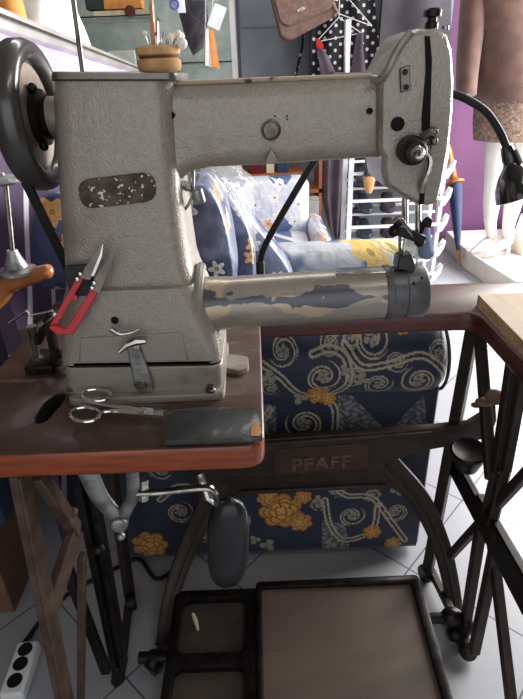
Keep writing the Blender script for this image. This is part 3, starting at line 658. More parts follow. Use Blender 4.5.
# scissors lying across the flange
zs = T + .0165
sp = thing('scissors', aZ(110, 410, zs), 'chrome scissors lying on the table with blades under the charcoal slab', 'scissors')
def ring3(cx, cy, rx, ry, z, n=28): return [aZ(cx + rx*cos(2*pi*k/n), cy + ry*sin(2*pi*k/n), z) for k in range(n)]
m = MB(); m.tube(ring3(85, 414.5, 15, 7.2, zs), .0026, 8, closed=True); m.tube(spline([aZ(97, 418, zs), aZ(104, 412, zs), aZ(120, 411.5, zs), aZ(145, 414, zs)], 5), [.0026]*8 + [.0034]*8, 8); m.bar(aZ(140, 413, zs), aZ(180, 416, zs), .009, .004); m.build('scissor_half', MT['chrome'], sp)
z2 = zs + .0008
m = MB(); m.tube(ring3(96, 395, 14.5, 5.8, z2 + .004), .0026, 8, closed=True); m.tube(spline([aZ(83, 398.5, z2 + .004), aZ(90, 402, z2 + .003), aZ(110, 405.5, z2 + .001), aZ(145, 411, z2)], 5), [.0026]*8 + [.0034]*8, 8); m.bar(aZ(140, 410, z2), aZ(180, 415, zs), .009, .004); m.build('scissor_half', MT['chrome'], sp)
m = MB(); sl_ = [aZ(x, y, T + .02) for x, y in ((163, 411), (200, 407), (257, 407), (261, 424), (263, 436), (225, 438), (163, 440))]
q = [(p.x, p.y) for p in sl_]; vs, fs = curve_plate([roundpoly(q, .004)], .007, .001)
m.add([v + Vector((0, 0, T + .0125 + (v.y - .55)*.03)) for v in vs], fs)
for x in (-.12, -.02): m.box((x, .56, T - .0002), (x + .01, .60, T + .0128)) if False else None
slab = m.build('sharpening_slab', MT['slab']); tag(slab, 'charcoal grey worn slab lying over the scissor blades at the table edge', 'slab')
m = MB(); cpx = [aZ(x, y, T + .0208) for x, y in ((252, 424), (258, 422), (262, 432), (259, 436), (251, 436))]
m.prism(cpx, (0, 0, .0008)); m.build('worn_corner', mat('chipped_orange_corner', (198, 148, 104), .8, 0, (170, 120, 80), 60), slab, smooth=0)

# bobbin winder
bw = thing('bobbin_winder', aZ(45, 372, T), 'small dark metal bobbin winder bolted to the table left of the machine', 'bobbin winder')
m = MB(); a = aZ(26, 374, T); b = aZ(63, 358, T); m.box((a.x, a.y - .004, T), (b.x + .004, b.y + .012, T + .014)); m.build('winder_base', MT['dark'], bw, bevel=.003)
Yw = .745
m = MB(); m.tube([aY(37, 358, Yw), aY(33, 335, Yw), aY(31, 326, Yw)], [.005, .006, .008], 10); m.lathe([(0, 0), (.009, 0), (.009, .003), (0, .004)], aY(38, 358, Yw) + Vector((0, -.002, 0)), (0, 0, 1), 14); m.build('winder_post', MT['dsteel'], bw)
m = MB(); m.box(aY(20, 327, Yw) + Vector((0, -.012, 0)), aY(33, 336, Yw) + Vector((0, .01, -.002))); m.build('winder_block', MT['rust'], bw, bevel=.002)
m = MB(); m.tube(spline([aY(9, 323, Yw), aY(18, 317, Yw), aY(27, 311, Yw), aY(31, 315, Yw), aY(53, 311, Yw)], 4), .0022, 8); m.tube([aY(40, 326, Yw), aY(56, 316, Yw)], .006, 10); m.build('winder_wire', MT['steel'], bw)
m = MB(); m.tube(spline([aY(34, 334, Yw), aY(38, 342, Yw), aY(44, 326, Yw), aY(50, 314, Yw)], 5), .006, 8); m.bar(aY(48, 322, Yw), aY(58, 365, Yw), .014, .01); m.tube(spline([aY(44, 366, Yw), aY(54, 358, Yw), aY(62, 352, Yw)], 4), .007, 8); m.build('winder_arm', MT['dark'], bw)

# wooden arm and thread stand on it
zt_ = .905
wa = thing('wooden_stand', (-.76, .80, 0), 'varnished orange wooden stand with a curved arm at the left edge', 'stand')
m = MB(); ya = .90
P = [Vector((-.76, .80, .80)), aY(-60, 345, .86), aY(-6, 302, .90), aY(8, 285, .905), aY(25, 278, .895), aY(42, 273, .885), aY(52, 270, .88)]
S = spline(P, 6); n = len(S); m.tube(S, [.02]*(n - 14) + [.0185 - .0004*i for i in range(12)] + [.011, .004], 14, flat=.8); m.build('curved_arm', MT['varn'], wa, smooth=70)
m = MB(); m.tube([(-.76, .80, .012), (-.76, .80, .82)], .022, 14); m.build('stand_post', MT['varn'], wa); m = MB(); m.lathe([(0, 0), (.07, 0), (.07, .012), (.03, .025), (.02, .03)], (-.76, .80, 0)); m.build('stand_foot', MT['varn'], wa)
cb_ = aY(17, 270, .895)
ts = thing('thread_cone_stand', cb_, 'grey metal cone thread stand with disc, standing on the orange wooden arm', 'thread stand')
m = MB(); m.lathe([(0, -.004), (.034, -.004), (.034, .001), (.026, .003), (.02, .006), (.012, .026), (.009, .036), (0, .036)], cb_, (0, 0, 1), 26); m.build('cone_base', MT['alu'], ts)
m = MB(); m.tube([cb_ + Vector((0, 0, .03)), aY(6, 185, .895)], .0042, 10); m.build('stand_rod', MT['steel'], ts)
m = MB(); dd = aY(3, 183, .895); m.lathe([(0, 0), (.036, 0), (.038, .004), (.03, .009), (.006, .012), (.006, .016), (0, .017)], dd, (0, 0, 1), 28); m.build('disc', MT['alu'], ts)
# gooseneck work lamp
lb_ = Vector((.004, .985, T))
wl = thing('work_lamp', lb_, 'black gooseneck work lamp clamped to the table behind the machine', 'lamp')
m = MB(); m.lathe([(.014, 0), (.014, .004), (.0085, .006), (.0085, aY(260, 262, .985).z - T), (.006, aY(260, 261, .985).z - T)], lb_, (0, 0, 1), 16); m.build('lamp_socket', MT['black'], wl)
P = [Vector((lb_.x, .985, aY(260, 262, .985).z)), aY(265, 246, .98), aY(280, 218, .97), aY(312, 165, .95), aY(350, 115, .93), aY(405, 82, .92), aY(450, 93, .92), aY(470, 101, .92), aY(487, 113, .92), aY(500, 132, .92), aY(507, 149, .92)]
P = [P[0]] + [p for p in P[1:]]
m = MB(); S = spline(P, 8); m.tube(S, .0062, 10); m.build('gooseneck', MT['rubber'], wl, smooth=80)
s0 = aY(507, 149, .92); s1 = aY(519, 198, .90); d = (s1 - s0); Lh = d.length
m = MB(); m.lathe([(.009, -.004), (.011, .006), (.012, .016), (.011, .022), (.013, .028), (.024, .042), (.034, .062), (.037, .082), (.035, .083), (.03, .062), (.01, .03)], s0, d, 30); m.build('lamp_shade', mat('glossy_black_shade', (20, 20, 21), .18, 0, (26, 26, 27), 30, coat=.6), wl, smooth=60)
m = MB(); m.tube([s0 + Vector((.008, -.01, .0)), s0 + d.normalized()*.024 + Vector((.012, -.012, 0))], .004, 8); m.build('lamp_switch', MT['black'], wl)
# ================================================================== fabrics
def mth(nt, op, a, b=None, c=None):
    n = nt.nodes.new('ShaderNodeMath'); n.operation = op
    for i, v in enumerate((a, b, c)):
        if v is None: continue
        if isinstance(v, (int, float)): n.inputs[i].default_value = v
        else: nt.links.new(v, n.inputs[i])
    return n.outputs[0]
def floral(name, base, base2, flower, gold, scale=9, rough=.45, coat=.5, diamond=None, seed=0.0):
    m = bpy.data.materials.new(name); m.use_nodes = True; nt = m.node_tree; L = nt.links; b = nt.nodes['Principled BSDF']
    tc = nt.nodes.new('ShaderNodeTexCoord'); sx = nt.nodes.new('ShaderNodeSeparateXYZ'); L.new(tc.outputs['Object'], sx.inputs[0])
    cx = nt.nodes.new('ShaderNodeCombineXYZ'); L.new(mth(nt, 'ADD', mth(nt, 'MULTIPLY_ADD', sx.outputs['Y'], .8, sx.outputs['X']), seed), cx.inputs['X']); L.new(sx.outputs['Z'], cx.inputs['Y'])
    vo = nt.nodes.new('ShaderNodeTexVoronoi'); vo.voronoi_dimensions = '2D'; vo.inputs['Scale'].default_value = scale; vo.inputs['Randomness'].default_value = .75
    L.new(cx.outputs[0], vo.inputs['Vector'])
    sub = nt.nodes.new('ShaderNodeVectorMath'); sub.operation = 'SUBTRACT'; L.new(cx.outputs[0], sub.inputs[0]); L.new(vo.outputs['Position'], sub.inputs[1])
    s2 = nt.nodes.new('ShaderNodeSeparateXYZ'); L.new(sub.outputs[0], s2.inputs[0])
    th = mth(nt, 'ARCTAN2', s2.outputs['Y'], s2.outputs['X']); r = vo.outputs['Distance']
    sc = nt.nodes.new('ShaderNodeSeparateColor'); L.new(vo.outputs['Color'], sc.inputs[0])
    rad = mth(nt, 'MULTIPLY_ADD', mth(nt, 'COSINE', mth(nt, 'MULTIPLY_ADD', th, 5, mth(nt, 'MULTIPLY', sc.outputs[1], 6))), .07, mth(nt, 'MULTIPLY_ADD', sc.outputs[2], .12, .20))
    inside = mth(nt, 'LESS_THAN', r, rad); core = mth(nt, 'LESS_THAN', r, .07)
    nz = nt.nodes.new('ShaderNodeTexNoise'); nz.inputs['Scale'].default_value = 7; L.new(tc.outputs['Object'], nz.inputs['Vector'])
    def mix(f, A, B):
        mx = nt.nodes.new('ShaderNodeMix'); mx.data_type = 'RGBA'
        for v, k in ((f, 'Factor'), (A, 'A'), (B, 'B')):
            if isinstance(v, tuple): mx.inputs[k].default_value = v
            elif isinstance(v, (int, float)): mx.inputs[k].default_value = v
            else: L.new(v, mx.inputs[k])
        return mx.outputs['Result']
    mr = nt.nodes.new('ShaderNodeMapRange'); mr.inputs['From Min'].default_value = .46; mr.inputs['From Max'].default_value = .54; L.new(nz.outputs['Fac'], mr.inputs['Value'])
    col = mix(mr.outputs['Result'], lin(base), lin(base2))
    if diamond:
        u = mth(nt, 'ABSOLUTE', mth(nt, 'SUBTRACT', mth(nt, 'FRACT', mth(nt, 'MULTIPLY', sx.outputs['X'], diamond[1])), .5))
        v = mth(nt, 'ABSOLUTE', mth(nt, 'SUBTRACT', mth(nt, 'FRACT', mth(nt, 'MULTIPLY', sx.outputs['Z'], diamond[1]*.9)), .5))
        col = mix(mth(nt, 'LESS_THAN', mth(nt, 'ADD', u, v), .27), col, lin(diamond[0]))
    isg = mth(nt, 'GREATER_THAN', sc.outputs[0], .66)
    fc = mix(isg, lin(flower), lin(gold)); fc = mix(core, fc, lin(tuple(int(v*.75) for v in gold)))
    shade = mth(nt, 'LESS_THAN', mth(nt, 'ABSOLUTE', mth(nt, 'SUBTRACT', r, mth(nt, 'MULTIPLY', rad, .62))), .015)
    fc = mix(shade, fc, lin(tuple(int(v*.8) for v in flower)))
    has = mth(nt, 'GREATER_THAN', sc.outputs[1], .18)
    L.new(mix(mth(nt, 'MULTIPLY', inside, has), col, fc), b.inputs['Base Color'])
    b.inputs['Roughness'].default_value = rough; b.inputs['Coat Weight'].default_value = coat; b.inputs['Coat Roughness'].default_value = .22
    n2 = nt.nodes.new('ShaderNodeTexNoise'); n2.inputs['Scale'].default_value = 16; n2.inputs['Detail'].default_value = 3; L.new(tc.outputs['Object'], n2.inputs['Vector'])
    bp = nt.nodes.new('ShaderNodeBump'); bp.inputs['Strength'].default_value = .5; bp.inputs['Distance'].default_value = .02; L.new(n2.outputs['Fac'], bp.inputs['Height'])
    L.new(bp.outputs['Normal'], b.inputs['Normal'])
    return m
MT['floral'] = floral('blue_floral_painted_lit', (56, 66, 98), (110, 118, 148), (216, 214, 220), (206, 160, 92), 12.5, seed=.35)  # navy fabric recoloured paler for the strong light; the coat is the plastic
MT['floral2'] = floral('yellow_rose_painted_lit', (96, 116, 150), (190, 194, 200), (232, 214, 160), (226, 190, 104), 5.6, coat=.3, seed=1.4)  # same armchair fabric, with the bright daylight put into a paler base
MT['floral3'] = floral('pale_diamond_fabric', (206, 206, 214), (190, 196, 208), (226, 222, 226), (214, 160, 92), 10, coat=.4, diamond=((86, 104, 140), 4.2))

def L3(c): return np.array(lin(c)[:3])
NAVY, CREAM, LEAF, GOLD, DGOLD, GREYP = L3((28, 36, 58)), L3((166, 156, 136)), L3((140, 134, 120)), L3((200, 146, 70)), L3((122, 78, 32)), L3((104, 106, 112))
def paint_fabric(u, v, motifs):
    """navy brocade with cream double-line scrolls, gold roses and grey lattice patches; u, v in metres"""
    n = len(u); col = np.tile(NAVY, (n, 1)); rng = np.random.RandomState(3)
    wv = .5 + .5*np.sin(u*900)*np.sin(v*900); col *= (.85 + .3*wv)[:, None]
    def put(mask, c):
        col[mask] = c
    for k in motifs:
        if k[0] == 'patch':
            poly = k[1]; ins = np.zeros(n, bool)
            for i in range(len(poly)):
                (x1, y1), (x2, y2) = poly[i - 1], poly[i]
                cr = ((y1 > v) != (y2 > v)) & (u < (x2 - x1)*(v - y1)/(y2 - y1 + 1e-9) + x1); ins ^= cr
            sp = (np.sin(u*210 + 1.7*np.sin(v*160)) * np.sin(v*230 + 1.3*np.sin(u*140))) > .12
            put(ins, GREYP*.45); put(ins & sp, GREYP*1.35)
    for k in motifs:
        if k[0] == 'line':
            P = np.array([tuple(p)[:2] for p in spline([(a, b, 0) for a, b in k[1]], 8)]); w = k[2]
            d = np.full(n, 9.)
            for (x1, y1), (x2, y2) in zip(P[:-1], P[1:]):
                dx, dy = x2 - x1, y2 - y1; t = np.clip(((u - x1)*dx + (v - y1)*dy)/(dx*dx + dy*dy + 1e-12), 0, 1)
                d = np.minimum(d, np.hypot(u - x1 - t*dx, v - y1 - t*dy))
            put((d < w) & (d > w*.36), CREAM)
        if k[0] == 'scroll':
            _, cx, cy, R, dr, ph = k; r = np.hypot(u - cx, v - cy); th = np.arctan2(v - cy, u - cx)
            f = r/R*1.55 - dr*(th + ph)/(2*pi); fr_ = np.abs((f % 1) - .5)
            band = (r < R) & (r > R*.33)
            put(band & (fr_ < .25) & (fr_ > .085), CREAM)
            lf = (r < R*(.20 + .22*np.abs(np.cos(2.5*(th + ph)))))
            put(lf, LEAF); put(lf & (np.abs(np.sin(2.5*(th + ph))) > .96), NAVY); put(r < R*.07, NAVY)
        if k[0] == 'leaf':
            _, cx, cy, R, ph = k; r = np.hypot(u - cx, v - cy); th = np.arctan2(v - cy, u - cx) + ph
            put(r < R*(.35 + .65*np.abs(np.cos(1.5*th))), LEAF); put((r < R*.8) & (np.abs(np.sin(1.5*th)) > .97), NAVY)
    for k in motifs:
        if k[0] == 'rose':
            _, cx, cy, R, ph = k; r = np.hypot(u - cx, v - cy); th = np.arctan2(v - cy, u - cx) + ph
            for q, (rr_, nn, o) in enumerate(((1.0, 7, 0), (.78, 6, .5), (.55, 5, 1.1), (.30, 4, .2))):
                e = R*rr_*(.80 + .2*np.abs(np.cos(nn*.5*(th + o)))); ins = r < e
                put(ins, DGOLD); put(r < e - R*.07, GOLD*(.80 + .12*q) + (.02 if q == 2 else 0))
                put(ins & (np.abs(np.sin(nn*.5*(th + o))) > .965) & (r > e*.5), DGOLD)
    return col
def grid_loft(name, rings, m, parent, uvf, motifs, smooth=60):
    b = MB(); b.loft(rings); o = b.build(name, m, parent, smooth=smooth)
    W = WORLD[parent.name]; co_ = np.empty(len(o.data.vertices)*3); o.data.vertices.foreach_get('co', co_); co_ = co_.reshape(-1, 3) + np.array(W)
    u, v = uvf(co_); c = paint_fabric(u, v, motifs)
    a = o.data.attributes.new('pattern', 'FLOAT_COLOR', 'POINT'); a.data.foreach_set('color', np.hstack([c, np.ones((len(c), 1))]).astype(np.float32).ravel())
    return o
def dense(poly, step):
    out_ = []
    for i, p in enumerate(poly):
        q = poly[(i + 1) % len(poly)]; k = max(1, int(hypot(q[0]-p[0], q[1]-p[1]) / step))
        out_ += [(p[0] + (q[0]-p[0])*j/k, p[1] + (q[1]-p[1])*j/k) for j in range(k)]
    return out_
MT['brocade'] = attrmat('navy_brocade', .75, coat=.12, sheen=.2, bump=.25)
# ---- near armchair, seen from its side behind the table
ac = thing('armchair', (0, 1.45, 0), 'navy floral armchair with scrolls and gold roses standing side-on right behind the table', 'armchair', None)
def mo(px, py, Y=1.015):
    p = aY(px, py, Y); return p.x, p.z
mot = []
for px, py, R, d, ph in ((322, 372, .040, 1, .4), (283, 350, .032, -1, 1), (304, 424, .044, -1, 2), (372, 340, .040, 1, .2), (416, 376, .040, -1, 2.6), (377, 380, .032, 1, 1.4), (352, 340, .020, 1, 0),
                         (352, 516, .034, 1, .9), (396, 512, .032, -1, 2.2), (336, 490, .024, -1, .2), (180, 512, .036, 1, .4), (222, 470, .03, -1, 1), (160, 470, .03, 1, 2), (300, 470, .03, 1, 1), (350, 455, .03, -1, 1), (205, 535, .028, 1, 2), (352, 372, .026, -1, 1), (270, 384, .022, 1, 2), (330, 345, .022, -1, 3), (395, 358, .024, 1, 2), (436, 350, .024, -1, 0), (285, 440, .026, 1, 1), (372, 495, .022, -1, 1), (318, 505, .02, 1, 2), (240, 520, .03, -1, 0)):
    mot.append(('scroll', *mo(px, py), R, d, ph))
for pts in (((262, 360), (280, 372), (300, 392), (325, 396), (346, 380), (345, 356), (330, 348), (312, 352)),
            ((270, 410), (262, 425), (275, 445), (300, 450), (330, 440), (335, 410), (322, 396)),
            ((345, 345), (360, 362), (385, 360), (420, 352), (440, 366), (444, 384)),
            ((330, 478), (345, 495), (372, 498), (390, 520), (405, 540)), ((325, 500), (330, 525), (345, 540), (372, 530), (378, 505)), ((160, 500), (180, 486), (205, 495), (215, 520))):
    mot.append(('line', [mo(*p) for p in pts], .0085))
for px, py, R, ph in ((290, 330, .02, .3), (335, 333, .02, 1), (268, 372, .018, .7), (360, 375, .018, .2), (300, 398, .018, 2), (344, 365, .014, 0), (268, 545, .022, 1), (330, 545, .02, 0), (398, 490, .02, 1), (318, 500, .016, .5), (250, 395, .02, 0), (215, 500, .02, 0), (255, 540, .016, 2)):
    mot.append(('leaf', *mo(px, py), R, ph))
for px, py, R, ph in ((281, 511, .060, .4), (300, 522, .034, 1.2), (268, 498, .03, 2), (303, 497, .024, .4), (318, 393, .030, .2), (328, 398, .02, 1), (357, 332, .022, .5), (150, 545, .05, 0), (372, 532, .026, .9), (393, 543, .024, 2), (405, 330, .02, 1)):
    mot.append(('rose', *mo(px, py), R, ph))
mot.append(('patch', [mo(*p) for p in ((338, 394), (352, 396), (388, 432), (424, 395), (428, 440), (336, 440))]))
mot.append(('patch', [mo(*p) for p in ((322, 520), (345, 524), (350, 552), (322, 552))]))
mot.append(('patch', [mo(*p) for p in ((258, 405), (276, 405), (276, 435), (258, 435))]))
# side panel
xs = np.arange(-.40, .396, .0021)
poly_ = [(y + 1.10, z + .28) for y, z in rr(.085, .265, .02, 3)]
pd_ = []
for i, p in enumerate(poly_):
    q = poly_[(i + 1) % len(poly_)]; k = 180 if (abs(p[0] - q[0]) < 1e-6 and p[0] < 1.05) else 1
    pd_ += [(p[0] + (q[0]-p[0])*j/k, p[1] + (q[1]-p[1])*j/k) for j in range(k)]
poly_ = pd_
rings = [[Vector((x, y, z)) for y, z in poly_] for x in xs]
rings = [[Vector((xs[0] - .002, 1.10 + (y - 1.10)*.9, .28 + (z - .28)*.97)) for y, z in poly_]] + rings + [[Vector((xs[-1] + .006, 1.10 + (y - 1.10)*.9, .28 + (z - .28)*.97)) for y, z in poly_]]
grid_loft('near_arm', rings, MT['brocade'], ac, lambda c: (c[:, 0], c[:, 2]), mot)
# rolled top of the arm
rings = []; Rr = .092; cyr, czr = 1.088, .583; X0, X1 = -.43, .432
xs = list(np.arange(X0, X1, .0021))
AN = list(np.linspace(radians(60), radians(300), 150)) + list(np.linspace(radians(308), radians(412), 14))
for x in xs + [X1]:
    e = max(0, (x - (X1 - .06))/.06); e0 = max(0, (X0 + .03 - x)/.03); s_ = sqrt(max(.0, 1 - max(e, e0)**2)); s_ = max(s_, .05)
    sag = 1 + .035*sin(x*23)
    rings.append([Vector((x, cyr + Rr*1.05*s_*cos(k), czr + Rr*s_*sag*sin(k))) for k in AN])
grid_loft('arm_roll', rings, MT['brocade'], ac, lambda c: (c[:, 0], c[:, 2]), mot, 80)
m = MB(); S = []
for k in range(40): S.append(Vector((.405, cyr + (Rr+.004)*1.05*cos(2*pi*k/40)*.93, czr + (Rr+.002)*sin(2*pi*k/40)*.93)))
m.tube(S, .004, 6, closed=True); m.build('piping', MT['greycloth'], ac)
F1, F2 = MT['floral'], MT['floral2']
def cushion(nm, pix, Y0, Y1, m_, parent, ax=1, k=(.86, .96)):
    P = [tuple(aY(x, y, Y0)) for x, y in pix]; P2 = roundpoly([(p[0], p[2]) for p in P], .07, 8); cx = sum(p[0] for p in P2)/len(P2); cz_ = sum(p[1] for p in P2)/len(P2)
    rings = []; d = Y1 - Y0; e = min(.07, d*.3)
    for t, s in ((0, k[0]), (.15, .93), (.5, .985), (1, 1)): rings.append([Vector((cx + (x - cx)*s, Y0 + e*t, cz_ + (z - cz_)*s)) for x, z in P2])
    for t, s in ((1, 1), (.5, .985), (.15, .93), (0, k[0])): rings.append([Vector((cx + (x - cx)*s, Y1 - e*t, cz_ + (z - cz_)*s)) for x, z in P2])
    o = MB().loft(rings).build(nm, m_, parent, smooth=80); return o
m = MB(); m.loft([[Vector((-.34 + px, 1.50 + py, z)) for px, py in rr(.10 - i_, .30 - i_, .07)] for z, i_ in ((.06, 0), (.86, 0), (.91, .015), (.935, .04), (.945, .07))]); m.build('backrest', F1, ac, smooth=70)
# rounded wing of the back that shows left of the machine
m = MB(); pw_ = [aY(x, y, 1.13) for x, y in ((34, 215), (38, 200), (50, 188), (66, 190), (80, 200), (90, 290), (36, 290))]
q_ = roundpoly([(p.x, p.z) for p in pw_], .05, 6)
cx = sum(p[0] for p in q_)/len(q_); cz_ = sum(p[1] for p in q_)/len(q_)
m.loft([[Vector((cx + (x - cx)*s, y, cz_ + (z - cz_)*s)) for x, z in q_] for y, s in ((1.10, .8), (1.115, .95), (1.15, 1), (1.21, 1), (1.24, .95))]); m.build('back_wing', floral('navy_gold_floral', (38, 50, 84), (52, 66, 104), (178, 160, 130), (206, 150, 76), 11, coat=.3, seed=2.2), ac, smooth=80)
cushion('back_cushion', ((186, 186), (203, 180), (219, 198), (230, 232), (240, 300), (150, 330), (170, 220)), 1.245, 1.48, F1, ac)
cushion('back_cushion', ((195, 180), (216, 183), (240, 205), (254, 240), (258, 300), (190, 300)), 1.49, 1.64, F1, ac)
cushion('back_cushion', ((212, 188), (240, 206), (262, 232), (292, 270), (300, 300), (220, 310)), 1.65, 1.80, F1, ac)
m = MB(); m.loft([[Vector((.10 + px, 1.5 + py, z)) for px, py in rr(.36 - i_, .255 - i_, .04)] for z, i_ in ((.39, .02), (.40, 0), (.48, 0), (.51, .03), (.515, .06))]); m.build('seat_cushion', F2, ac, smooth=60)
m = MB(); m.loft([[Vector((.045 + px, 1.5 + py, z)) for px, py in rr(.43, .29, .03)] for z in (.05, .40)]); m.build('seat_base', floral('navy_gold_floral_base', (30, 42, 78), (40, 54, 92), (178, 160, 130), (206, 160, 86), 9, coat=.1, seed=4.2), ac, smooth=40)
fa = [(x, y) for x, y in rr(.085, .29, .075, 8)]
rings = []
for x in np.linspace(-.42, .60, 30):
    e = max(0, (x - .50)/.10, (-.34 - x)/.08); s_ = max(.1, sqrt(max(0, 1 - e*e*.98)))
    rings.append([Vector((x, 1.86 + py*s_, .335 + pz*(s_ if pz > 0 else 1))) for py, pz in fa])
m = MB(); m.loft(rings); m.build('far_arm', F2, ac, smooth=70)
m = MB()
for x, y in ((-.36, 1.10), (.35, 1.10), (-.36, 1.84), (.35, 1.84)): m.lathe([(.018, 0), (.024, .055)], (x, y, 0), (0, 0, 1), 12)
m.build('feet', MT['dark'], ac)
m = MB(); zz = [aY(x, y, 1.235) for x, y in ((192, 190), (205, 176), (222, 194), (240, 218), (256, 240))]
n_ = len(zz); vs = []; 
for i in range(n_): vs += [zz[i], zz[i] + Vector((.0, .62, .02 + .02*sin(i*2)))]
m.add(vs, [(2*i, 2*i + 1, 2*i + 3, 2*i + 2) for i in range(n_ - 1)]); o = m.build('plastic_cover', MT['clearbag'], ac, smooth=80)
md = o.modifiers.new('thickness', 'SOLIDIFY'); md.thickness = .001

# ---- pale armchair further back
a2 = thing('armchair', (.02, 2.95, 0), 'pale armchair with blue diamonds and orange flowers far behind the table', 'armchair')
def cush(a, b, r, nm, m_, par):
    cx, cy = (a[0]+b[0])/2, (a[1]+b[1])/2; hx, hy = (b[0]-a[0])/2, (b[1]-a[1])/2; M_ = MB()
    M_.loft([[Vector((cx + px, cy + py, z)) for px, py in rr(hx - i_, hy - i_, r)] for z, i_ in ((a[2], .01), (a[2] + .02, 0), (b[2] - r*.7, 0), (b[2] - r*.2, r*.25), (b[2], r*.7))]); return M_.build(nm, m_, par, smooth=70)
F3 = MT['floral3']
cush((-.30, 2.98, .08), (.30, 3.14, .66), .06, 'backrest', F3, a2); cush((-.42, 2.55, .08), (-.28, 3.14, .54), .06, 'armrest', F3, a2); cush((.29, 2.62, .08), (.38, 3.14, .44), .05, 'armrest', F3, a2); cush((-.27, 2.55, .08), (.28, 2.97, .38), .04, 'seat_cushion', F3, a2)
m = MB()
for x, y in ((-.35, 2.6), (.33, 2.66), (-.35, 3.08), (.33, 3.08)): m.lathe([(.018, 0), (.022, .085)], (x, y, 0), (0, 0, 1), 10)
m.build('feet', MT['dark'], a2)
# ================================================================== background, left: counter and glass cabinet
cf = -.53
ra, rb2 = aX(-14, 9, cf), aX(150, 73, cf)
ct = thing('shop_counter', (cf - .3, 2.1, 0), 'shop counter with lavender and purple swirl panel and white metal edge at the left', 'counter')
def swirl_mat():
    m = bpy.data.materials.new('purple_swirl_panel'); m.use_nodes = True; nt = m.node_tree; L = nt.links; b = nt.nodes['Principled BSDF']
    tc = nt.nodes.new('ShaderNodeTexCoord'); wv = nt.nodes.new('ShaderNodeTexWave'); wv.wave_type = 'RINGS'; wv.inputs['Scale'].default_value = 1.6; wv.inputs['Distortion'].default_value = 9; wv.inputs['Detail'].default_value = 1.0; wv.inputs['Detail Scale'].default_value = .8
    L.new(tc.outputs['Object'], wv.inputs['Vector']); rp = nt.nodes.new('ShaderNodeValToRGB'); rp.color_ramp.elements[0].position = .90; rp.color_ramp.elements[1].position = .95
    rp.color_ramp.elements[0].color = lin((70, 52, 80)); rp.color_ramp.elements[1].color = lin((226, 216, 230)); L.new(wv.outputs['Fac'], rp.inputs['Fac']); L.new(rp.outputs['Color'], b.inputs['Base Color']); b.inputs['Roughness'].default_value = .5
    return m
Ya, Yb_ = 1.08, 3.1
def railz(y): t = (y - ra.y)/(rb2.y - ra.y); return ra.z + (rb2.z - ra.z)*t
m = MB(); z0a, z0b = railz(Ya), railz(Yb_)
def slabq(x0, x1, za0, za1, zb0, zb1): return MB().add([(x0, Ya, za0), (x1, Ya, za0), (x1, Yb_, zb0), (x0, Yb_, zb0), (x0, Ya, za1), (x1, Ya, za1), (x1, Yb_, zb1), (x0, Yb_, zb1)], [(0,1,2,3),(4,5,6,7),(0,1,5,4),(1,2,6,5),(2,3,7,6),(3,0,4,7)])
slabq(cf - .05, cf - .012, 0, z0a - .20, 0, z0b - .10).build('lower_panel', swirl_mat(), ct, smooth=0)
slabq(cf - .05, cf - .008, z0a - .20, z0a - .03, z0b - .10, z0b - .02).build('upper_panel', MT['lav'], ct, smooth=0)
slabq(cf - .62, cf - .05, z0a - .07, z0a - .045, z0b - .05, z0b - .03).build('counter_top', MT['white'], ct, smooth=0)
slabq(cf - .62, cf - .60, 0, z0a - .07, 0, z0b - .05).build('rear_panel', MT['lav'], ct, smooth=0)
slabq(cf - .05, cf + .012, z0a - .035, z0a + .012, z0b - .02, z0b + .008).build('metal_edge', MT['railmetal'], ct, bevel=.004, smooth=0)
slabq(cf - .01, cf + .018, z0a - .012, z0a - .004, z0b - .008, z0b - .003).build('edge_strip', MT['steel'], ct, smooth=0)
# white cloth and spool on the counter
def topz(y): t = (y - Ya)/(Yb_ - Ya); return (z0a - .045) + ((z0b - .03) - (z0a - .045))*t
m = MB(); random.seed(2); cy_ = 2.3; c0 = Vector((cf - .21, cy_, topz(cy_) + .008))
rings = []
for k, (h, s) in enumerate(((0, 1), (.05, .98), (.12, .92), (.20, .80), (.27, .62), (.32, .36), (.335, .1))):
    rings.append([c0 + Vector((.13*s*cos(a)*(1 + .12*sin(3*a + k)), .20*s*sin(a)*(1 + .1*sin(5*a + 2*k)), h*(1 + .05*sin(4*a)))) for a in [2*pi*i/28 for i in range(28)]])
m.loft(rings); o = m.build('white_cloth_pile', MT['whitecloth'], smooth=80); tag(o, 'heap of white cloth piled on the shop counter', 'cloth')
yw_ = 1.85; cw = Vector((cf - .17, yw_, topz(yw_)))
sp_ = thing('thread_spool', cw, 'orange brown spool on the counter at the top left', 'spool'); m = MB(); m.lathe([(0, 0), (.05, 0), (.036, .26), (0, .26)], cw, (0, 0, 1), 24); m.build('spool_core', MT['orangeband'], sp_); 
m = MB(); m.lathe([(0, .26), (.046, .26), (.046, .29), (0, .29)], cw, (0, 0, 1), 24); m.build('spool_flange', MT['tan'], sp_)
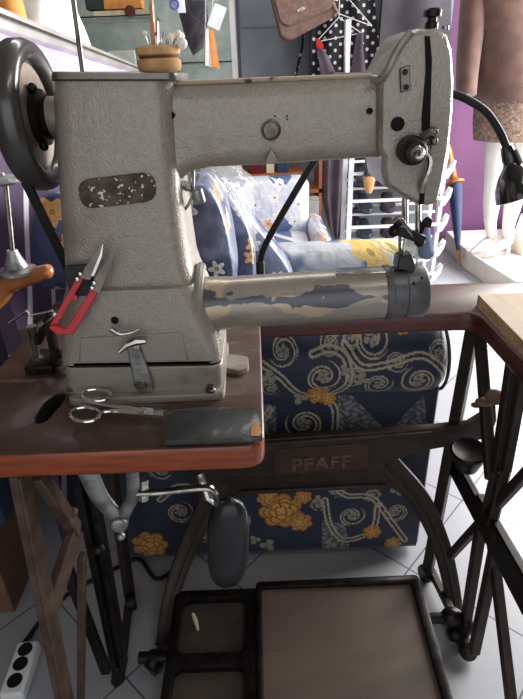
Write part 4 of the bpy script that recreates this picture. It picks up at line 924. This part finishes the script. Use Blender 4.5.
# glass display cabinet
gc = thing('display_cabinet', (-.60, 3.4, 0), 'tall glass display cabinet with thin metal posts behind the machine', 'cabinet')
cx0, cx1, cy0, cy1 = aY(60, 20, 3.2).x, aY(233, 40, 3.2).x, 3.2, 3.6
cx0 = -1.15
xm = aY(154, 20, 3.2).x
m = MB()
for x in (cx0, xm, cx1): m.box((x - .012, cy0 - .012, 0), (x + .012, cy0 + .012, 2.1))
for x in (cx0, cx1): m.box((x - .01, cy1 - .01, 0), (x + .01, cy1 + .01, 2.1))
m.build('metal_frame', MT['railmetal'], gc, smooth=0)
m = MB(); m.box((cx0, cy1, 0), (cx1, cy1 + .012, 2.1)); m.build('back_panel', MT['cabinet_back'], gc, smooth=0)
zs1, zs2 = aY(115, 17, 3.3).z, aY(205, 62, 3.3).z
for nm, z, xa_, xb__ in (('glass_shelf', zs1, cx0, xm), ('glass_shelf', zs2, xm, cx1), ('glass_shelf', zs2 - .10, cx0, xm), ('glass_shelf', .75, cx0, cx1)):
    m = MB(); m.box((xa_ + .012, cy0 + .02, z - .006), (xb__ - .012, cy1, z)); m.build(nm, MT['glass'], gc, smooth=0)
m = MB(); m.box((cx0, cy0 - .01, 0), (cx1, cy1, .12)); m.build('plinth', MT['cabinet_back'], gc, smooth=0)
m = MB(); m.box((cx0 + .012, cy0 - .002, .12), (xm - .012, cy0 + .002, 2.1)); m.build('glass_door', MT['glass'], gc, smooth=0)
m = MB(); m.box((xm + .012, cy0 - .002, .12), (cx1 - .012, cy0 + .002, 2.1)); m.build('glass_door', MT['glass'], gc, smooth=0)
def pbox(x0, y0, x1, y1, Y, d, nm, m_, lab, cat, z0=None, grp=None):
    a, b = aY(x0, y1, Y), aY(x1, y0, Y); m = MB(); m.box((a.x, Y, a.z if z0 is None else z0), (b.x, Y + d, b.z)); return tag(m.build(nm, m_, bevel=.002), lab, cat, grp)
pbox(94, 9, 150, 17, 3.29, .12, 'flat_box', MT['cream'], 'flat cream box lying on the upper cabinet shelf', 'box', zs1)
zb = aY(110, 9, 3.29).z
pbox(86, -8, 102, 9, 3.29, .1, 'ribbon_reel_box', MT['greycloth'], 'dark grey box at the left on the upper cabinet shelf', 'box', zb) 
pbox(104, -6, 140, 9, 3.295, .1, 'carton', MT['orangeband'], 'orange and cream carton on the flat box in the cabinet', 'box', zb)
m = MB(); p = aY(129, 11, 3.25); m.lathe([(0, 0), (.026, 0), (.028, .012), (.026, .022), (0, .022)], Vector((p.x, 3.285, p.z)), (0, -1, 0), 20); o = m.build('thread_reel', MT['maroon']); tag(o, 'round maroon reel in front of the cream box in the cabinet', 'reel')
pbox(110, 50, 134, 64, 3.29, .03, 'white_card', MT['whitecloth'], 'white card standing low behind the cabinet glass', 'card', zs2 - .10)
# hanging haberdashery bundle (right bay)
yh = 3.165
hg = thing('zipper_bundle', aY(212, 70, yh), 'bundle of white and orange zips with a blank white tag hanging on the cabinet', 'zips')
m = MB()
for x0, x1, mm in ((204, 207, 0), (209, 211, 0), (213, 214, 1), (215, 218, 1)):
    q = MB(); q.bar(aY(209 + (x0 - 209)*.4, 29, yh + (x0 % 3)*.004), aY(x1, 66 + (x0 % 4), yh + (x0 % 3)*.004), .018, .006, (0, 1, 0)); q.build('zip', MT['orangeband'] if mm else MT['whitecloth'], hg, bevel=.001)
q = MB(); q.prism([aY(x, y, yh - .01) for x, y in ((215, 3), (227, 8), (219, 31), (207, 25))], (0, -.002, 0)); q.build('white_tag', MT['white'], hg, smooth=0)
q = MB(); q.tube(spline([aY(186, -6, yh), aY(190, 12, yh), aY(200, 22, yh), aY(209, 29, yh)], 5), .003, 6); q.tube([aY(209, 29, yh), aY(214, -6, yh), aY(214, -6, yh) + Vector((0, .036, 0))], .002, 6); q.build('string', MT['whitecloth'], hg)
m = MB(); pts = [aY(x, y, yh) for x, y in ((176, -4), (206, -6), (208, 20), (203, 48), (193, 56), (186, 40), (180, 18))]
ctr = sum(pts, Vector())/len(pts); m.loft([[ctr + (p - ctr)*.8 + Vector((0, -.02, 0)) for p in pts], [p for p in pts], [ctr + (p - ctr)*.8 + Vector((0, .02, 0)) for p in pts]]); o = m.build('plastic_bag', MT['smokebag'], smooth=60); tag(o, 'smoky dark plastic bag hanging on the cabinet door', 'bag')
m = MB(); m.tube([aY(174.5 + 4*cos(a), 4.5 + 4.5*sin(a), yh - .03) for a in [2*pi*i/20 for i in range(20)]], .006, 8, closed=True); o = m.build('purple_ring', mat('violet_plastic', (92, 84, 170), .3)); tag(o, 'small violet plastic ring hanging at the cabinet top', 'ring')
pbox(178, -4, 184, 13, yh - .03, .012, 'white_tube', MT['white'], 'small white tube hanging beside the violet ring', 'tube')

# ================================================================== background, middle
# shelf unit with books
su = thing('shelf_unit', (.15, 3.6, 0), 'orange wooden shelf unit with books and boxes against the back wall', 'shelf')
sx0, sx1 = aY(248, 185, 3.5).x, aY(322, 185, 3.5).x; z1_, z2_ = aY(290, 190, 3.5).z, aY(290, 173, 3.5).z
m = MB(); m.box((sx0 - .03, 3.5, z1_ - .025), (sx1, 3.78, z1_)); m.build('shelf_board', MT['shelfwood'], su, smooth=0)
m = MB(); m.box((sx0 - .03, 3.5, z2_ - .02), (sx1 - .12, 3.78, z2_)); m.build('shelf_board', MT['shelfwood'], su, smooth=0)
for x in (sx0 - .05, sx1 - .02): m = MB(); m.box((x, 3.5, 0), (x + .02, 3.78, z2_ + .28)); m.build('side_board', MT['shelfwood'], su, smooth=0)
bx = sx0 + .0; random.seed(5)
bk = [('red', MT['redcard'], 'bright red folder on the lower shelf behind the gooseneck', .07, .085), ('grey', MT['greywall'], 'grey box on the lower shelf next to the red folder', .10, .075), ('dark', MT['plum'], 'dark plum box in the middle of the lower shelf', .05, .085), ('cream', MT['cream'], 'cream box at the right end of the lower shelf', .09, .07)]
for nm, mm, lab, w_, h_ in bk:
    m = MB(); m.box((bx, 3.52, z1_), (bx + w_, 3.68, z1_ + h_)); tag(m.build('storage_box', mm, bevel=.003), lab, 'box'); bx += w_ + .012
for x, w_, h_, mm, lab in ((sx0 + .02, .08, .10, MT['maroon'], 'maroon box on the top shelf board'), (sx0 + .12, .05, .12, MT['cream'], 'narrow cream box on the top shelf board'), (sx0 + .19, .07, .08, MT['bluebox'], 'blue box on the top shelf board')):
    m = MB(); m.box((x, 3.52, z2_), (x + w_, 3.68, z2_ + h_)); tag(m.build('storage_box', mm, bevel=.003), lab, 'box')
m = MB(); a = aY(297, 240, 3.42); b = aY(319, 198, 3.42); wcb = thing('white_cabinet', ((a.x + b.x)/2, 3.5, 0), 'small white cabinet below the orange shelf', 'cabinet'); m.box((a.x, 3.42, 0), (b.x, 3.494, b.z)); m.build('cabinet_body', MT['plaster'], wcb, bevel=.003)
m = MB(); m.box((a.x + .01, 3.414, .05), (b.x - .01, 3.42, b.z - .02)); m.build('cabinet_door', MT['white'], wcb, bevel=.002)
# clothes on the back wall
m = MB(); rl = thing('clothes_rail', (.75, 3.6, 1.9), 'metal clothes rail fixed high on the grey back wall', 'rail'); m.tube([(.1, 3.62, 1.9), (1.22, 3.62, 1.9)], .012, 10); m.build('rail_tube', MT['steel'], rl)
m = MB(); m.tube([(.14, 3.62, 1.9), (.14, 3.8, 1.9)], .01, 8); m.tube([(1.2, 3.62, 1.9), (1.2, 3.8, 1.9)], .01, 8); m.build('rail_bracket', MT['steel'], rl)
def garment(nm, pix, Y, d, m_, lab, cat, wave=3.0, parent=None, n=26):
    """hanging cloth: a closed fold loft from left/right edges at given rows"""
    rings = []
    for x0, x1, y in pix:
        a, b = aY(x0, y, Y), aY(x1, y, Y); r = []
        for i in range(n + 1):
            t = i/n; p = a.lerp(b, t); r.append(p + Vector((0, d*(-.5 + .35*sin(t*pi*2*wave + y*.01)), 0)))
        for i in range(n, -1, -1):
            t = i/n; p = a.lerp(b, t); r.append(p + Vector((0, d*(.5 + .35*sin(t*pi*2*wave + y*.01)), 0)))
        rings.append(r)
    o = MB().loft(rings).build(nm, m_, parent, smooth=80)
    return o if parent is not None else tag(o, lab, cat)
def polka():
    m = bpy.data.materials.new('black_polka_dot_cloth'); m.use_nodes = True; nt = m.node_tree; L = nt.links; b = nt.nodes['Principled BSDF']
    tc = nt.nodes.new('ShaderNodeTexCoord'); sx = nt.nodes.new('ShaderNodeSeparateXYZ'); L.new(tc.outputs['Object'], sx.inputs[0])
    k = 31
    u = mth(nt, 'MULTIPLY', sx.outputs['X'], k); v = mth(nt, 'MULTIPLY', sx.outputs['Z'], k)
    p = mth(nt, 'ADD', u, v); q = mth(nt, 'SUBTRACT', u, v)
    pp = mth(nt, 'SUBTRACT', mth(nt, 'FRACT', mth(nt, 'MULTIPLY', p, .5)), .5); qq = mth(nt, 'SUBTRACT', mth(nt, 'FRACT', mth(nt, 'MULTIPLY', q, .5)), .5)
    dd = mth(nt, 'ADD', mth(nt, 'MULTIPLY', pp, pp), mth(nt, 'MULTIPLY', qq, qq)); f = mth(nt, 'LESS_THAN', dd, .042)
    mx = nt.nodes.new('ShaderNodeMix'); mx.data_type = 'RGBA'; L.new(f, mx.inputs['Factor']); mx.inputs['A'].default_value = lin((24, 22, 26)); mx.inputs['B'].default_value = lin((206, 202, 206)); L.new(mx.outputs['Result'], b.inputs['Base Color']); b.inputs['Roughness'].default_value = .85
    return m
hz_ = 1.9
def hanger(x0, y0, x1, y1, Y, lab):
    a, b = aY(x0, y0, Y), aY(x1, y1, Y); c = Vector(((a.x + b.x)/2, 3.62, hz_ + .015)); t = thing('coat_hanger', c, lab, 'hanger')
    mid = (a + b)/2 + Vector((0, 0, .10)); m = MB(); m.tube([mid, Vector((mid.x, 3.60, hz_ - .02)), Vector((mid.x, 3.605, hz_ + .012)), c, Vector((mid.x, 3.635, hz_ + .010))], .0022, 6); m.tube([a, mid, b], .003, 8); m.tube([a, b], .003, 8); m.build('hanger_wire', MT['white'], t); return t
pd = thing('polka_dot_dress', aY(345, 80, 3.66), 'black dress with white polka dots hanging on the grey wall', 'dress')
garment('dress_body', ((327, 366, -34), (316, 374, 0), (311, 378, 40), (309, 379, 80), (320, 372, 150)), 3.68, .035, polka(), '', '', 2.5, pd)
hanger(318, 6, 372, 26, 3.64, 'white wire hanger across the polka dot dress')
m = MB(); 
tp_ = thing('sleeveless_top', aY(345, 235, 3.56), 'grey lilac sleeveless top with a red tab hanging in front of the dotted dress', 'top')
garment('top_body', ((322, 366, 72), (322, 352, 120), (322, 347, 165), (323, 345, 200), (329, 341, 228), (334, 338, 238)), 3.56, .04, MT['lilac'], '', '', 2.2, tp_)
garment('shoulder_strap', ((315, 319, 44), (318, 328, 56), (321, 336, 74)), 3.555, .02, MT['lilac'], '', '', 1, tp_, 8); garment('shoulder_strap', ((357, 363, 33), (354, 363, 50), (351, 366, 74)), 3.555, .02, MT['lilac'], '', '', 1, tp_, 8)
m = MB(); m.prism([aY(x, y, 3.53) for x, y in ((316, 38), (321, 40), (324, 47), (320, 50), (316, 46))], (0, .02, 0)); m.build('red_tab', MT['redcard'], tp_, bevel=.002)
hanger(316, 42, 361, 33, 3.575, 'white wire hanger carrying the grey lilac top')
garment('plum_trousers', ((346, 362, 120), (345, 362, 165), (346, 360, 200), (348, 358, 226)), 3.62, .035, MT['plum'], 'dark plum trousers hanging right of the grey lilac top', 'trousers', 1.5)
garment('grey_coat', ((408, 432, -74), (396, 446, -60), (386, 452, -40), (382, 451, 0), (379, 450, 40), (377, 450, 90), (376, 444, 150), (378, 440, 190)), 3.66, .04, MT['greycloth'], 'long dark grey coat hanging behind the machine head', 'coat', 1.2)
m = MB(); m.tube([aY(306, 20, 3.80), aY(305, 20, 3.74), aY(302, 48, 3.74), aY(298, 66, 3.74), aY(293, 84, 3.74)], .008, 6); bs = m.build('bead_strap', polka()); tag(bs, 'thin black and white beaded strap hanging beside the dotted dress', 'strap')
# handbag
hb_ = thing('handbag', aY(305, 40, 3.5), 'taupe leather flap handbag hanging tilted from the rail on the grey wall', 'handbag')
Yg = 3.46
m = MB(); m.prism([Vector((p[0], Yg, p[1])) for p in roundpoly([(aY(x, y, Yg).x, aY(x, y, Yg).z) for x, y in ((268, -14), (326, -26), (338, 10), (334, 17), (290, 41), (281, 38))], .025, 5)], (0, .11, 0)); m.build('bag_body', MT['bag'], hb_, bevel=.012)
m = MB(); m.prism([Vector((p[0], Yg - .014, p[1])) for p in roundpoly([(aY(x, y, Yg).x, aY(x, y, Yg).z) for x, y in ((270, -16), (322, -28), (333, 8), (288, 27), (280, 22))], .03, 5)], (0, .02, 0)); m.build('bag_flap', MT['bag'], hb_, bevel=.006)
m = MB(); m.bar(aY(297, 11, Yg - .016), aY(305, 8, Yg - .016), .018, .004, (0, 1, 0)); m.build('bag_clasp', MT['steel'], hb_, bevel=.001)
m = MB(); m.tube([aY(334, -4, Yg + .02), aY(332, 4, Yg + .0), aY(337, 12, Yg), aY(334, 16, Yg)], .012, 6); m.tube(spline([Vector((aY(272, -14, Yg).x, Yg + .05, aY(272, -14, Yg).z)), Vector((.35, 3.62, 1.918)), Vector((aY(330, -20, Yg).x, Yg + .05, aY(330, -20, Yg).z))], 8), .008, 6); m.build('bag_strap', MT['bag'], hb_)
# ---- shoe rack
Y0r, Y1r = 3.05, 3.26
rk = thing('shoe_rack', (.82, 3.15, 0), 'white shoe rack with sawtooth side standing before the back wall', 'shoe rack')
W = MT['white']
def fl0(x, y, Y): p = aY(x, y, Y); return p
tiers = [167, 184, 200, 216, 232, 248, 262]
xl = aY(349, 220, Y0r).x; xr = aY(440, 220, Y0r).x
m = MB()
for y in (Y0r, Y1r): m.box((xl - .014, y - .008, 0), (xl + .014, y + .008, .80))
m.build('rack_post', W, rk, bevel=.002)
m = MB(); m.box((xr - .012, Y0r + .02, .0), (xr + .012, Y0r + .05, .78)); m.box((xr - .012, Y1r - .016, 0), (xr + .012, Y1r, .78)); m.build('rack_post', W, rk, bevel=.002)
for k in range(5):
    z = .05 + k*.150
    m = MB(); m.box((xl, Y0r - .01, z), (xr, Y0r + .01, z + .016)); m.box((xl, Y0r + .10, z + .05), (xr, Y0r + .115, z + .064)); m.box((xl, Y1r - .04, z + .085), (xr, Y1r - .02, z + .10)); m.build('rack_tier', W, rk, bevel=.002)
    m = MB(); m.prism([(xr - .01, Y0r - .0, z + .012), (xr + .018, Y0r, z + .018), (xr + .046, Y0r, z + .062), (xr + .052, Y0r, z + .055), (xr + .044, Y0r, z + .01), (xr + .018, Y0r, z - .036), (xr - .01, Y0r, z - .04)], (0, .05, 0)); m.build('rack_bracket', W, rk, bevel=.002)
m = MB(); m.box((xr - .06, Y0r - .02, .0), (xr - .01, Y0r + .0, .02)); m.build('rack_foot', W, rk, bevel=.002)
def shoe(c, yaw, L_, m_, lab, grp=None, heel=0.0):
    rings = []; R_ = Matrix.Rotation(yaw, 3, 'Z')
    for t, w, h, zb_ in ((0, .4, .5, 0), (.04, .75, .85, 0), (.2, .85, 1, 0), (.35, .8, .95, 0), (.5, .9, .7, 0), (.7, 1, .5, 0), (.88, .85, .4, 0), (.97, .5, .28, 0), (1, .15, .15, .03)):
        rings.append([c + R_ @ Vector((px, (t - .5)*L_, (zb_ + heel*max(0, .5 - t))*.1 + .045*h + pz*.045*h)) for px, pz in rr(.042*w, 1, .6, 4)] if False else
                     [c + R_ @ Vector((.042*w*px, (t - .5)*L_, heel*max(0, .55 - t) + .042*h*(1 + pz))) for px, pz in rr(1, 1, .55, 4)])
    t_ = thing('shoe', c, lab, 'shoe', grp); MB().loft(rings).build('upper', m_, t_, smooth=70)
    s_ = MB(); s_.loft([[c + R_ @ Vector((x*1.04, y, z)) for x, y in circ((0, 0), .042, 20, L_*.5)] for z in (-.006, .004)]); s_.build('sole', MT['black'], t_)
for i, (px, k, m_, lab) in enumerate(((362, 3, MT['shoe'], 'dark blue grey shoe at the left end of a middle rack tier'), (385, 3, MT['shoe'], 'dark blue grey shoe behind the needle on the rack'), (364, 2, MT['shoe'], 'dark shoe at the left end of the third rack tier from below'), (388, 2, MT['plum'], 'dark plum shoe behind the presser foot on the rack'),
                         (366, 1, MT['shoe'], 'dark blue shoe low on the left of the rack'), (420, 3, MT['shoe'], 'dark shoe on the rack right of the needle bar'), (390, 1, MT['plum'], 'plum shoe on the second rack tier from below'))):
    shoe(Vector((aY(px, 220, 3.12).x, 3.16, .05 + k*.150 + .085)), pi*.97 + .1*(i % 3), .20, m_, lab)
# tan sandal hooked on the rack's left post
m = MB(); tsd = thing('sandal', aY(369, 193, 3.0), 'tan sandal with dark upper hanging at the left of the rack', 'sandal')
m.loft([[aY(369, 176 + 17*t, 3.03) + Vector((w*px, .02*py, 0)) for px, py in rr(1, 1, .8, 4)] for t, w in ((0, .034), (.3, .032), (.7, .024), (.95, .016), (1, .006))]); m.build('sandal_toe', MT['tan'], tsd, smooth=70)
m = MB(); m.loft([[aY(370, 160 + 16*t, 3.03) + Vector((w*px, .018*py, 0)) for px, py in rr(1, 1, .6, 4)] for t, w in ((0, .026), (.5, .03), (1, .035))]); m.build('sandal_upper', MT['plum'], tsd, smooth=70)
# blue shoe hanging toe-down at right
bb = thing('ankle_boot', aY(426, 258, 3.0), 'navy blue ankle boot hanging toe down in front of the rack', 'boot')
m = MB(); m.loft([[aY(424 + 1.5*t, 226 + 32*t, 2.99) + Vector((w*px, .03*py, 0)) for px, py in rr(1, 1, .85, 5)] for t, w in ((0, .030), (.25, .034), (.55, .048), (.8, .050), (.95, .04), (1, .02))]); m.build('boot_upper', mat('navy_blue_leather', (44, 58, 84), .35, 0, (36, 48, 72), 20, coat=.3), bb, smooth=70)
# ---- umbrella
um = thing('umbrella', aY(458.5, 264, 3.36), 'closed navy blue umbrella with wooden handle leaning on the purple wall', 'umbrella')
t0, t1, t2, t3, t4 = aY(458.5, 264, 3.37), aY(458, 250, 3.40), aY(455, 184, 3.60), aY(451, 165, 3.68), aY(447, 148, 3.72)
m = MB(); S = [t1, t1.lerp(t2, .15), t1.lerp(t2, .45), t1.lerp(t2, .75), t1.lerp(t2, .92), t2]; m.tube(S, [.010, .020, .031, .040, .044, .040], 16); m.build('canopy', MT['bluecloth'], um, smooth=70)
m = MB(); m.tube([t0, t0.lerp(t1, .4), t1], [.006, .010, .014], 10); m.build('ferrule', MT['tan'], um)
m = MB(); m.tube([t0, t0 + (t0 - t1).normalized()*.01], [.006, .003], 8); m.build('tip', MT['black'], um)
m = MB(); m.lathe([(0, 0), (.06, 0), (.062, .012), (.03, .03), (.024, .05), (.026, .12), (.028, .22), (.024, .26), (0, .265)], t2, t4 - t2, 18); m.build('handle', MT['beech'], um, smooth=60)
# ---- plinth and mannequin
pln = MB(); pz = .12
cr = [aZ(468, 252, pz), aZ(512, 279, pz)]
d_ = (cr[1] - cr[0])
P_ = [(aZ(466, 247, pz).x, 3.75), (cr[0].x, cr[0].y), (cr[0].x + d_.x*1.6, cr[0].y + d_.y*1.6), (2.38, cr[0].y + d_.y*1.6), (2.38, 3.75)]
vs, fs = curve_plate([P_], pz); pln.add(vs, fs); o = pln.build('marble_plinth', MT['marble'], bevel=.006, smooth=0); tag(o, 'low white marble display plinth under the mannequin', 'plinth')
pln = MB(); vs, fs = curve_plate([[(p.x, p.y) for p in (aZ(514, 232, .24), aZ(514, 232, .24) + Vector((.02, -.12, 0)))] + [(2.38, 3.36), (2.38, 3.7), (1.85, 3.7)]], .12); pln.add([v + Vector((0, 0, .12)) for v in vs], fs); o = pln.build('marble_step', MT['marble'], bevel=.006, smooth=0); tag(o, 'upper white marble step on the plinth at the right edge', 'step')
mq = thing('mannequin', aZ(488, 254, pz), 'white mannequin in brown jacket and tweed skirt standing on the marble plinth', 'mannequin')
Ym = 3.18
def sk(nm, chain, parent, m_, sub=2):
    """skinned chain tree: list of (point, rx, ry, parent index)"""
    me = bpy.data.meshes.new(nm); W_ = WORLD[parent.name]
    me.from_pydata([Vector(p) - W_ for p, *_ in chain], [(i, c[3]) for i, c in enumerate(chain) if c[3] is not None], [])
    o = bpy.data.objects.new(nm, me); COL.objects.link(o); o.parent = parent; WORLD[o.name] = W_
    s = o.modifiers.new('skin', 'SKIN'); s.use_smooth_shade = True
    for v, c in zip(me.skin_vertices[0].data, chain): v.radius = (c[1], c[2])
    me.skin_vertices[0].data[0].use_root = True
    q = o.modifiers.new('subsurf', 'SUBSURF'); q.levels = q.render_levels = sub
    me.materials.append(m_); return o
def Q(x, y, Y=Ym): return aY(x, y, Y)
lt = aZ(470, 253, pz + .012); lh = aZ(492, 238, pz + .09); rt = aZ(484, 257, pz + .012); rh = aZ(509, 241, pz + .09)
body = [(Q(514, 118), .16, .12, None), (Q(503, 128), .095, .10, 0), (Q(498, 150), .076, .08, 1), (Q(495, 178), .058, .062, 2), (Q(492, 200), .052, .056, 3), (Q(490, 222), .036, .038, 4), (lh, .028, .032, 5), (lh.lerp(lt, .35) + Vector((0, 0, .004)), .026, .028, 6), (lh.lerp(lt, .75), .024, .016, 7), (lt, .014, .008, 8),
        (Q(527, 130), .095, .10, 0), (Q(524, 155), .076, .08, 10), (Q(517, 182), .058, .062, 11), (Q(513, 204), .052, .056, 12), (Q(508, 226), .036, .038, 13), (rh, .028, .032, 14), (rh.lerp(rt, .35) + Vector((0, 0, .004)), .026, .028, 15), (rh.lerp(rt, .75), .024, .016, 16), (rt, .014, .008, 17),
        (Q(512, 80), .13, .10, 0), (Q(510, 40), .15, .11, 19), (Q(508, 0), .16, .11, 20), (Q(508, -30), .10, .08, 21), (Q(508, -48), .055, .055, 22), (Q(508, -75), .05, .05, 23)]
sk('body', body, mq, MT['mann'])
m = MB(); m.lathe([(.019, 0), (.012, .01), (.010, .075), (.02, .08)], Vector((rh.x, rh.y, pz)) + Vector((.01, .01, 0)), (0, 0, 1), 10); m.build('heel', MT['mann'], mq)
def esec(cx, y, rx, ry, n=28, Y=Ym):
    c = Q(cx, y, Y); return [c + Vector((rx*cos(2*pi*k/n)*(1 + .02*sin(5*2*pi*k/n)), ry*sin(2*pi*k/n), 0)) for k in range(n)]
m = MB(); m.loft([esec(513, 70, .175, .14), esec(513, 95, .20, .16), esec(514, 120, .218, .17), esec(515, 139, .225, .175)]); m.build('skirt', MT['skirt'], mq, smooth=80)
m = MB(); m.loft([esec(508, -45, .07, .06), esec(508, -36, .13, .10), esec(508, -22, .20, .13), esec(508, 0, .205, .155), esec(509, 35, .19, .16), esec(510, 65, .20, .175), esec(510, 90, .215, .185), esec(511, 100, .21, .185)]); m.build('jacket_body', MT['jacket'], mq, smooth=80)
m = MB(); S = spline([Q(478, -26), Q(474, 5, Ym - .03), Q(470, 40, Ym - .06), Q(467, 72, Ym - .10), Q(466, 96, Ym - .13)], 5); m.tube(S, [.075 - .0012*i for i in range(len(S))], 16); m.build('jacket_sleeve', MT['jacket'], mq, smooth=80)
m = MB(); S = spline([Q(540, -26), Q(548, 5, Ym - .03), Q(554, 40, Ym - .05), Q(560, 72, Ym - .08), Q(562, 96, Ym - .10)], 5); m.tube(S, [.075 - .0012*i for i in range(len(S))], 16); m.build('jacket_sleeve', MT['jacket'], mq, smooth=80)
# ================================================================== low left corner
cb2 = thing('cardboard_box', (-.90, 1.05, 0), 'brown cardboard box standing on the floor behind the left table leg', 'box')
m = MB(); m.box((-1.10, .88, 0), (-.64, 1.05, .26)); m.build('box_body', MT['brownbox'], cb2, bevel=.003); m = MB(); m.box((-1.10, .88, .262), (-.64, .90, .266)); m.build('box_flap', MT['brownbox'], cb2)
m = MB(); m.box((-1.05, .90, .268), (-.60, 1.045, .44)); tag(m.build('plastic_crate', MT['bluebox'], bevel=.01), 'dark blue plastic crate on the cardboard box at the left', 'crate')
ps = thing('power_strip', aZ(25, 675, 0), 'white power strip on the floor at the lower left', 'power strip')
pa, pb_ = aZ(14, 705, 0), aZ(32, 650, 0)
m = MB(); m.bar(pa + Vector((0, 0, .018)), pb_ + Vector((0, 0, .018)), .05, .036, (0, 0, 1)); m.build('strip_body', MT['white'], ps, bevel=.006)
m = MB()
for t in (.25, .55, .82):
    c = pa.lerp(pb_, t); m.lathe([(0, 0), (.016, 0), (.016, .001), (0, .001)], c + Vector((0, 0, .036)), (0, 0, 1), 16)
m.build('socket', MT['hole'], ps)
m = MB(); S = spline([aZ(x, y, .006) for x, y in ((20, 648), (60, 600), (120, 566), (140, 560), (155, 578), (172, 572), (205, 545), (232, 540))], 8); m.tube(S, .0055, 8); tag(m.build('power_cable', MT['rubber']), 'black power cable lying across the floor below the table', 'cable')
m = MB(); m.tube([aZ(193, 614, ZT + .006), aZ(196, 622, ZT + .006), aZ(198, 630, ZT + .006)], [.004, .005, .003], 8); tag(m.build('paper_scrap', MT['cream']), 'tiny cream paper scrap lying on the treadle pan', 'scrap')
# ================================================================== light
w = bpy.data.worlds.new('sky'); SC.world = w; w.use_nodes = True
bg = w.node_tree.nodes['Background']; bg.inputs['Color'].default_value = (.95, .97, 1.0, 1); bg.inputs['Strength'].default_value = .8
def area(nm, loc, tgt, sx, sy, e, col=(1, 1, 1)):
    l = bpy.data.lights.new(nm, 'AREA'); l.shape = 'RECTANGLE'; l.size = sx; l.size_y = sy; l.energy = e; l.color = col
    o = bpy.data.objects.new(nm, l); COL.objects.link(o); o.location = loc
    o.rotation_euler = (Vector(tgt) - Vector(loc)).to_track_quat('-Z', 'Y').to_euler(); return o
area('doorway_daylight', (2.39, 2.5, 1.35), (-.5, 1.3, .8), 2.0, 1.9, 220, (1, .98, .96))
area('front_fill_light', (0.2, -1.58, 1.5), (0, 1, .8), 2.6, 1.6, 6, (.95, .97, 1))  # unseen fill light behind the camera, added to lift the machine front
area('overhead_fill_front', (.9, .0, 2.66), (-.2, .8, .9), 1.3, .25, 8, (1, .97, .92))  # added high fill for the machine front, placed so the table shades the floor
area('overhead_fill_mid', (.0, 2.2, 2.66), (.0, 2.2, 0), 1.4, .3, 14, (1, .98, .95))  # unseen overhead light, added to brighten the room behind the table
SC.view_settings.view_transform = 'Standard'; SC.view_settings.look = 'None'; SC.view_settings.exposure = 0.12; SC.view_settings.gamma = 1.0
SC.view_settings.use_curve_mapping = False
